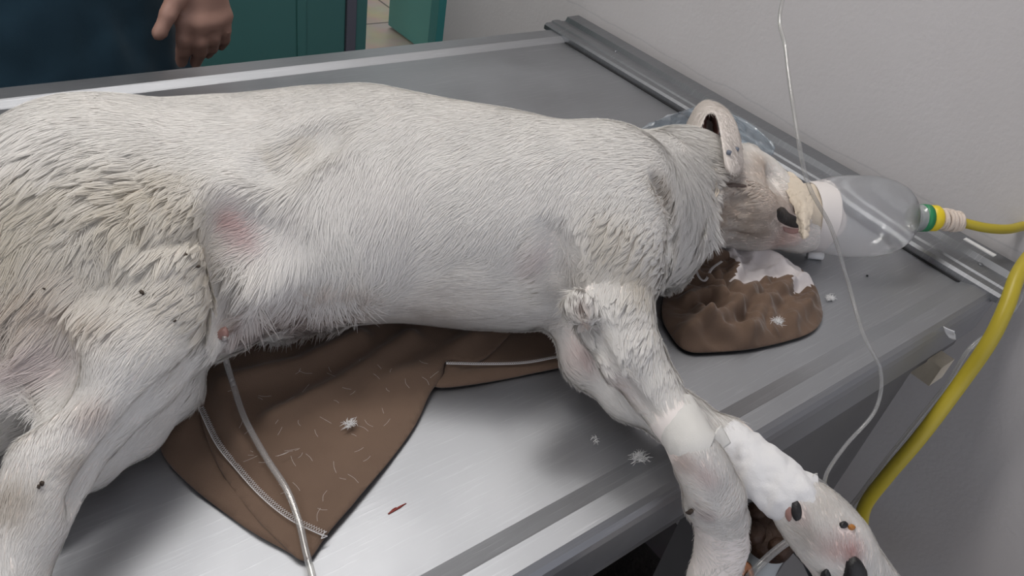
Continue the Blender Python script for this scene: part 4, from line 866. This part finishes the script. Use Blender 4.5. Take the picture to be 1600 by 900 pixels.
# ================================================================ UNDER THE TABLE
def standing_bottle():
    c = at(1200, 868, -.16); c = np.array([c[0], c[1], 0]); e = empty('gas_cylinder', tuple(c)); tag(e, 'pale grey cylinder with a rusty valve standing below the table edge', 'gas cylinder')
    top = TH-.14; rad = .036
    pf = [(0, 0), (0, rad*.93), (.01, rad), (.86, rad), (.92, rad*.9), (.97, rad*.65), (1.0, rad*.4), (1.0, 0)]
    lathe_v(e, 'cylinder_body', c, 0, top-.05, pf, M_greypl)
    vb = at(1211, 822, -.10)
    pfv = [(0, 0), (0, .016), (.25, .018), (.3, .026), (.8, .027), (.9, .02), (1, .012), (1, 0)]
    lathe_v(e, 'valve', np.array([vb[0], vb[1], 0]), vb[2]-.035, vb[2]+.0, [(t, r) for t, r in pfv], M_rust)
    g = []
    for k in range(5):
        a = k*2*np.pi/5+.3; q = vb+np.array([math.cos(a)*.022, math.sin(a)*.022, -.004]); g.append(tube_geo([q-np.array([0, 0, .012]), q, q+np.array([0, 0, .008])], [.008, .012, .007], 10))
    v, f = join(g); put('handwheel', v, f, M_rust, e)
    lathe_v(e, 'cylinder_shoulder', c, top-.06, vb[2]-.03, [(0, rad*.5), (.5, rad*.42), (1, .016)], M_greypl)
    return e, c
def lathe_v(parent, name, c, z0, z1, pf, m, n=36):
    C = [(c[0], c[1], z0+(z1-z0)*t) for t, _ in pf]; vs = [(c[0]+r*math.cos(a), c[1]+r*math.sin(a), z0+(z1-z0)*t) for t, r in pf for a in np.linspace(0, 2*np.pi, n, endpoint=False)]
    fs = [(i*n+j, i*n+(j+1) % n, (i+1)*n+(j+1) % n, (i+1)*n+j) for i in range(len(pf)-1) for j in range(n)]; return put(name, vs, fs, m, parent)
gc, gcc = standing_bottle()
tag(tube('black_hose', [at(1232, 842, -.12), at(1254, 862, -.12), at(1270, 885, -.13), at(1285, 930, -.2), at(1290, 1000, -.3)], .008, M_rubber, None, 14), 'short black rubber hose behind the bandaged paw', 'hose')
tag(tube('grey_tube', [at(1160, 915, -.08), at(1185, 885, -.07), at(1215, 858, -.065), at(1246, 836, -.06)], .0035, M_tubing, None, 12), 'clear tube crossing in front of the rusty valve', 'tube')
tag(tube('copper_fitting', [at(1154, 895, -.10), at(1163, 884, -.10), at(1170, 896, -.11), at(1174, 930, -.14)], .005, M_copper, None, 14), 'shiny copper fitting beside the hanging paw', 'fitting')
# dark coarse mat on the floor
gx, gy = 90, 70; mv = []; 
for i in range(gx+1):
    for j in range(gy+1):
        mv.append((-.1+1.1*i/gx, -.55+1.05*j/gy, 0))
mv = np.array(mv); edgef = np.minimum(np.minimum(mv[:, 0]+.1, 1.0-mv[:, 0]), np.minimum(mv[:, 1]+.55, .5-mv[:, 1])); mv[:, 2] = .002+np.clip(edgef/.02, 0, 1)*(.02+.008*sn(mv, 40, 31)+.006*sn(mv, 110, 32))
tag(put('floor_mat', mv, [(i*(gy+1)+j, (i+1)*(gy+1)+j, (i+1)*(gy+1)+j+1, i*(gy+1)+j+1) for i in range(gx) for j in range(gy)], M_mat), 'dark brown shaggy mat on the floor under the table edge', 'mat')
tag(tube('yellow_hose', [at(990, 842, -.5), at(1006, 820, -.5), at(1035, 800, -.5), at(1064, 785, -.5), at(1100, 770, -.5)], .010, M_yellow, None, 12), 'piece of yellow hose in the dark under the table rim', 'hose')

# ================================================================ THE PERSON
XC, YC = .165, 1.37
def mir(p): return np.array([2*XC-p[0], p[1], p[2]])
B = Field((XC-.36, 1.06, 0), (XC+.36, 1.56, 1.78), .0045)
def both(nodes, k=.01, sq=(1, 1, 1)):
    B.chain(nodes, k, sq); B.chain([(mir(a), r) for a, r in nodes], k, sq)
def W(x, y, z): return np.array([XC+x, YC+y, z])
B.cone(W(0, 0, .93), W(0, 0, 1.12), .125, .118, .05, (.85, 1.15, 1)); B.cone(W(0, 0, 1.12), W(0, -.01, 1.36), .125, .14, .05, (.8, 1.2, 1))
B.cone(W(-.13, 0, 1.40), W(.13, 0, 1.40), .06, .06, .04); B.cone(W(0, .01, 1.42), W(0, -.01, 1.54), .055, .055, .02)
B.cone(W(0, -.01, 1.62), W(0, -.02, 1.66), .088, .090, .02, (1.1, .95, .9)); B.cone(W(0, -.06, 1.56), W(0, -.05, 1.60), .045, .06, .02)
B.cone(W(0, -.115, 1.605), W(0, -.095, 1.645), .012, .008, .008); both([(W(.095, -.01, 1.61), .012), (W(.097, -.005, 1.64), .016)], .006, (1.6, 1, 1))
B.cone(W(-.02, -.105, 1.565), W(.02, -.105, 1.565), .008, .008, .006)
both([(W(.09, 0, .90), .095), (W(.10, -.01, .5), .06), (W(.10, .0, .46), .056), (W(.10, .02, .30), .055), (W(.10, .02, .09), .036)], .03)
both([(W(.10, .03, .05), .036), (W(.11, -.06, .035), .034), (W(.115, -.14, .028), .028)], .02)
HY = 1.185
def hn(px, py, dy=0.0, r=.009): return atY(px, py, HY+dy), r
wr = hn(322, -62, .02, .026)
both([(W(.185, 0, 1.40), .052), (W(.235, .01, 1.14), .042), (wr[0], .025)], .02)
wrp = wr[0]
mcp = {'i': hn(288, 32, 0, .0125), 'm': hn(312, 36, -.004, .0125), 'r': hn(333, 33, 0, .0115), 'p': hn(351, 24, .006, .0105)}
for a in mcp.values(): both([(wrp, .022), a], .014)
both([(wrp, .022), hn(290, -10, .01, .018)], .015); both([mcp['i'], mcp['m'], mcp['r'], mcp['p']], .012)
both([mcp['i'], hn(287, 62, -.004, .0115), hn(286, 80, .004, .0108), hn(283, 97, .022, .0095)], .004)
both([mcp['m'], hn(313, 66, -.006, .0115), hn(312, 82, .004, .0105), hn(305, 98, .026, .0095)], .004)
both([mcp['r'], hn(333, 60, -.002, .0105), hn(331, 74, .010, .0098), hn(324, 84, .030, .0088)], .004)
both([mcp['p'], hn(352, 48, .002, .0092), hn(351, 62, .010, .0088), hn(345, 72, .026, .008)], .004)
both([hn(293, -30, .005, .018), hn(276, -5, -.006, .0145), hn(263, 22, -.014, .0118), hn(250, 50, -.018, .0100), hn(246, 54, -.018, .0090)], .006)
PV, PQ = B.mesh(2); person = put_np('person', PV, PQ, M_hand); tag(person, 'person in dark blue scrubs standing behind the table, hand hanging relaxed', 'person')
def cloth_field(lo, hi, h, prims, cut=None, wob=.004, holes=()):
    Fd = Field(lo, hi, h)
    for a, b, ra, rb, k, sq in prims: Fd.cone(a, b, ra, rb, k, sq)
    sl, P = Fd.block(Fd.lo, Fd.lo+(Fd.n-1)*Fd.h); 
    Fd.G += (wob*(sn(P*np.array([1.2, 1, .45]), 16, 41)+.5*sn(P*np.array([1, 1, .7]), 38, 42))).astype(np.float32)
    if cut: Fd.G = np.maximum(Fd.G, np.maximum(cut[0]-P[..., 2], P[..., 2]-cut[1]).astype(np.float32))
    return Fd.mesh(1)
T1 = [(W(0, 0, .78), W(0, 0, 1.10), .215, .160, .05, (.84, 1.35, 1)), (W(0, 0, 1.10), W(0, -.01, 1.36), .155, .165, .05, (.78, 1.15, 1)), (W(-.14, 0, 1.41), W(.14, 0, 1.41), .075, .075, .04, (1, 1, 1))]
for s in (1, -1): T1.append((W(.19*s, 0, 1.40), W(.225*s, .005, 1.20), .068, .066, .03, (1, 1, 1)))
v, f = cloth_field((XC-.34, 1.08, .66), (XC+.34, 1.62, 1.5), .007, T1, (.70, 1.47), .012)
put_np('scrub_top', v, f, M_scrub, person)
T2 = []
for s in (1, -1): T2 += [(W(.09*s, 0, .92), W(.105*s, -.005, .5), .105, .090, .03, (1, 1, 1)), (W(.105*s, -.005, .5), W(.105*s, .01, .07), .095, .075, .02, (1, 1, 1))]
v, f = cloth_field((XC-.30, 1.12, .03), (XC+.30, 1.60, 1.05), .008, T2, (.06, .98), .006); put_np('trousers', v, f, M_trous, person)
Hf = Field((XC-.13, YC-.14, 1.55), (XC+.13, YC+.14, 1.80), .005); Hf.cone(W(0, .01, 1.65), W(0, 0, 1.68), .097, .094, .02, (1.1, .98, .9)); Hf.cone(W(0, -.10, 1.58), W(0, -.11, 1.62), .075, .07, .01, sub=True)
v, f = Hf.mesh(1); put_np('hair', v, f, M_hair, person)
for s in (1, -1):
    e_ = W(.032*s, -.098, 1.635); v, f = tube_geo([e_-np.array([0, .003, 0]), e_-np.array([0, .007, 0])], [.010, .005], 12); put('eye', v, f, simple('eye', (.6, .6, .6), .2), person)
    Sf = Field((XC+.11*s-.07, YC-.22, 0), (XC+.11*s+.07, YC+.10, .12), .006); Sf.cone(W(.10*s, .03, .05), W(.115*s, -.14, .035), .048, .042, .02, (1, 1, 1)); sl, P = Sf.block(Sf.lo, Sf.lo+(Sf.n-1)*Sf.h); Sf.G = np.maximum(Sf.G, (.004-P[..., 2]).astype(np.float32)); v, f = Sf.mesh(1); put_np('shoe', v, f, M_rubber, person)
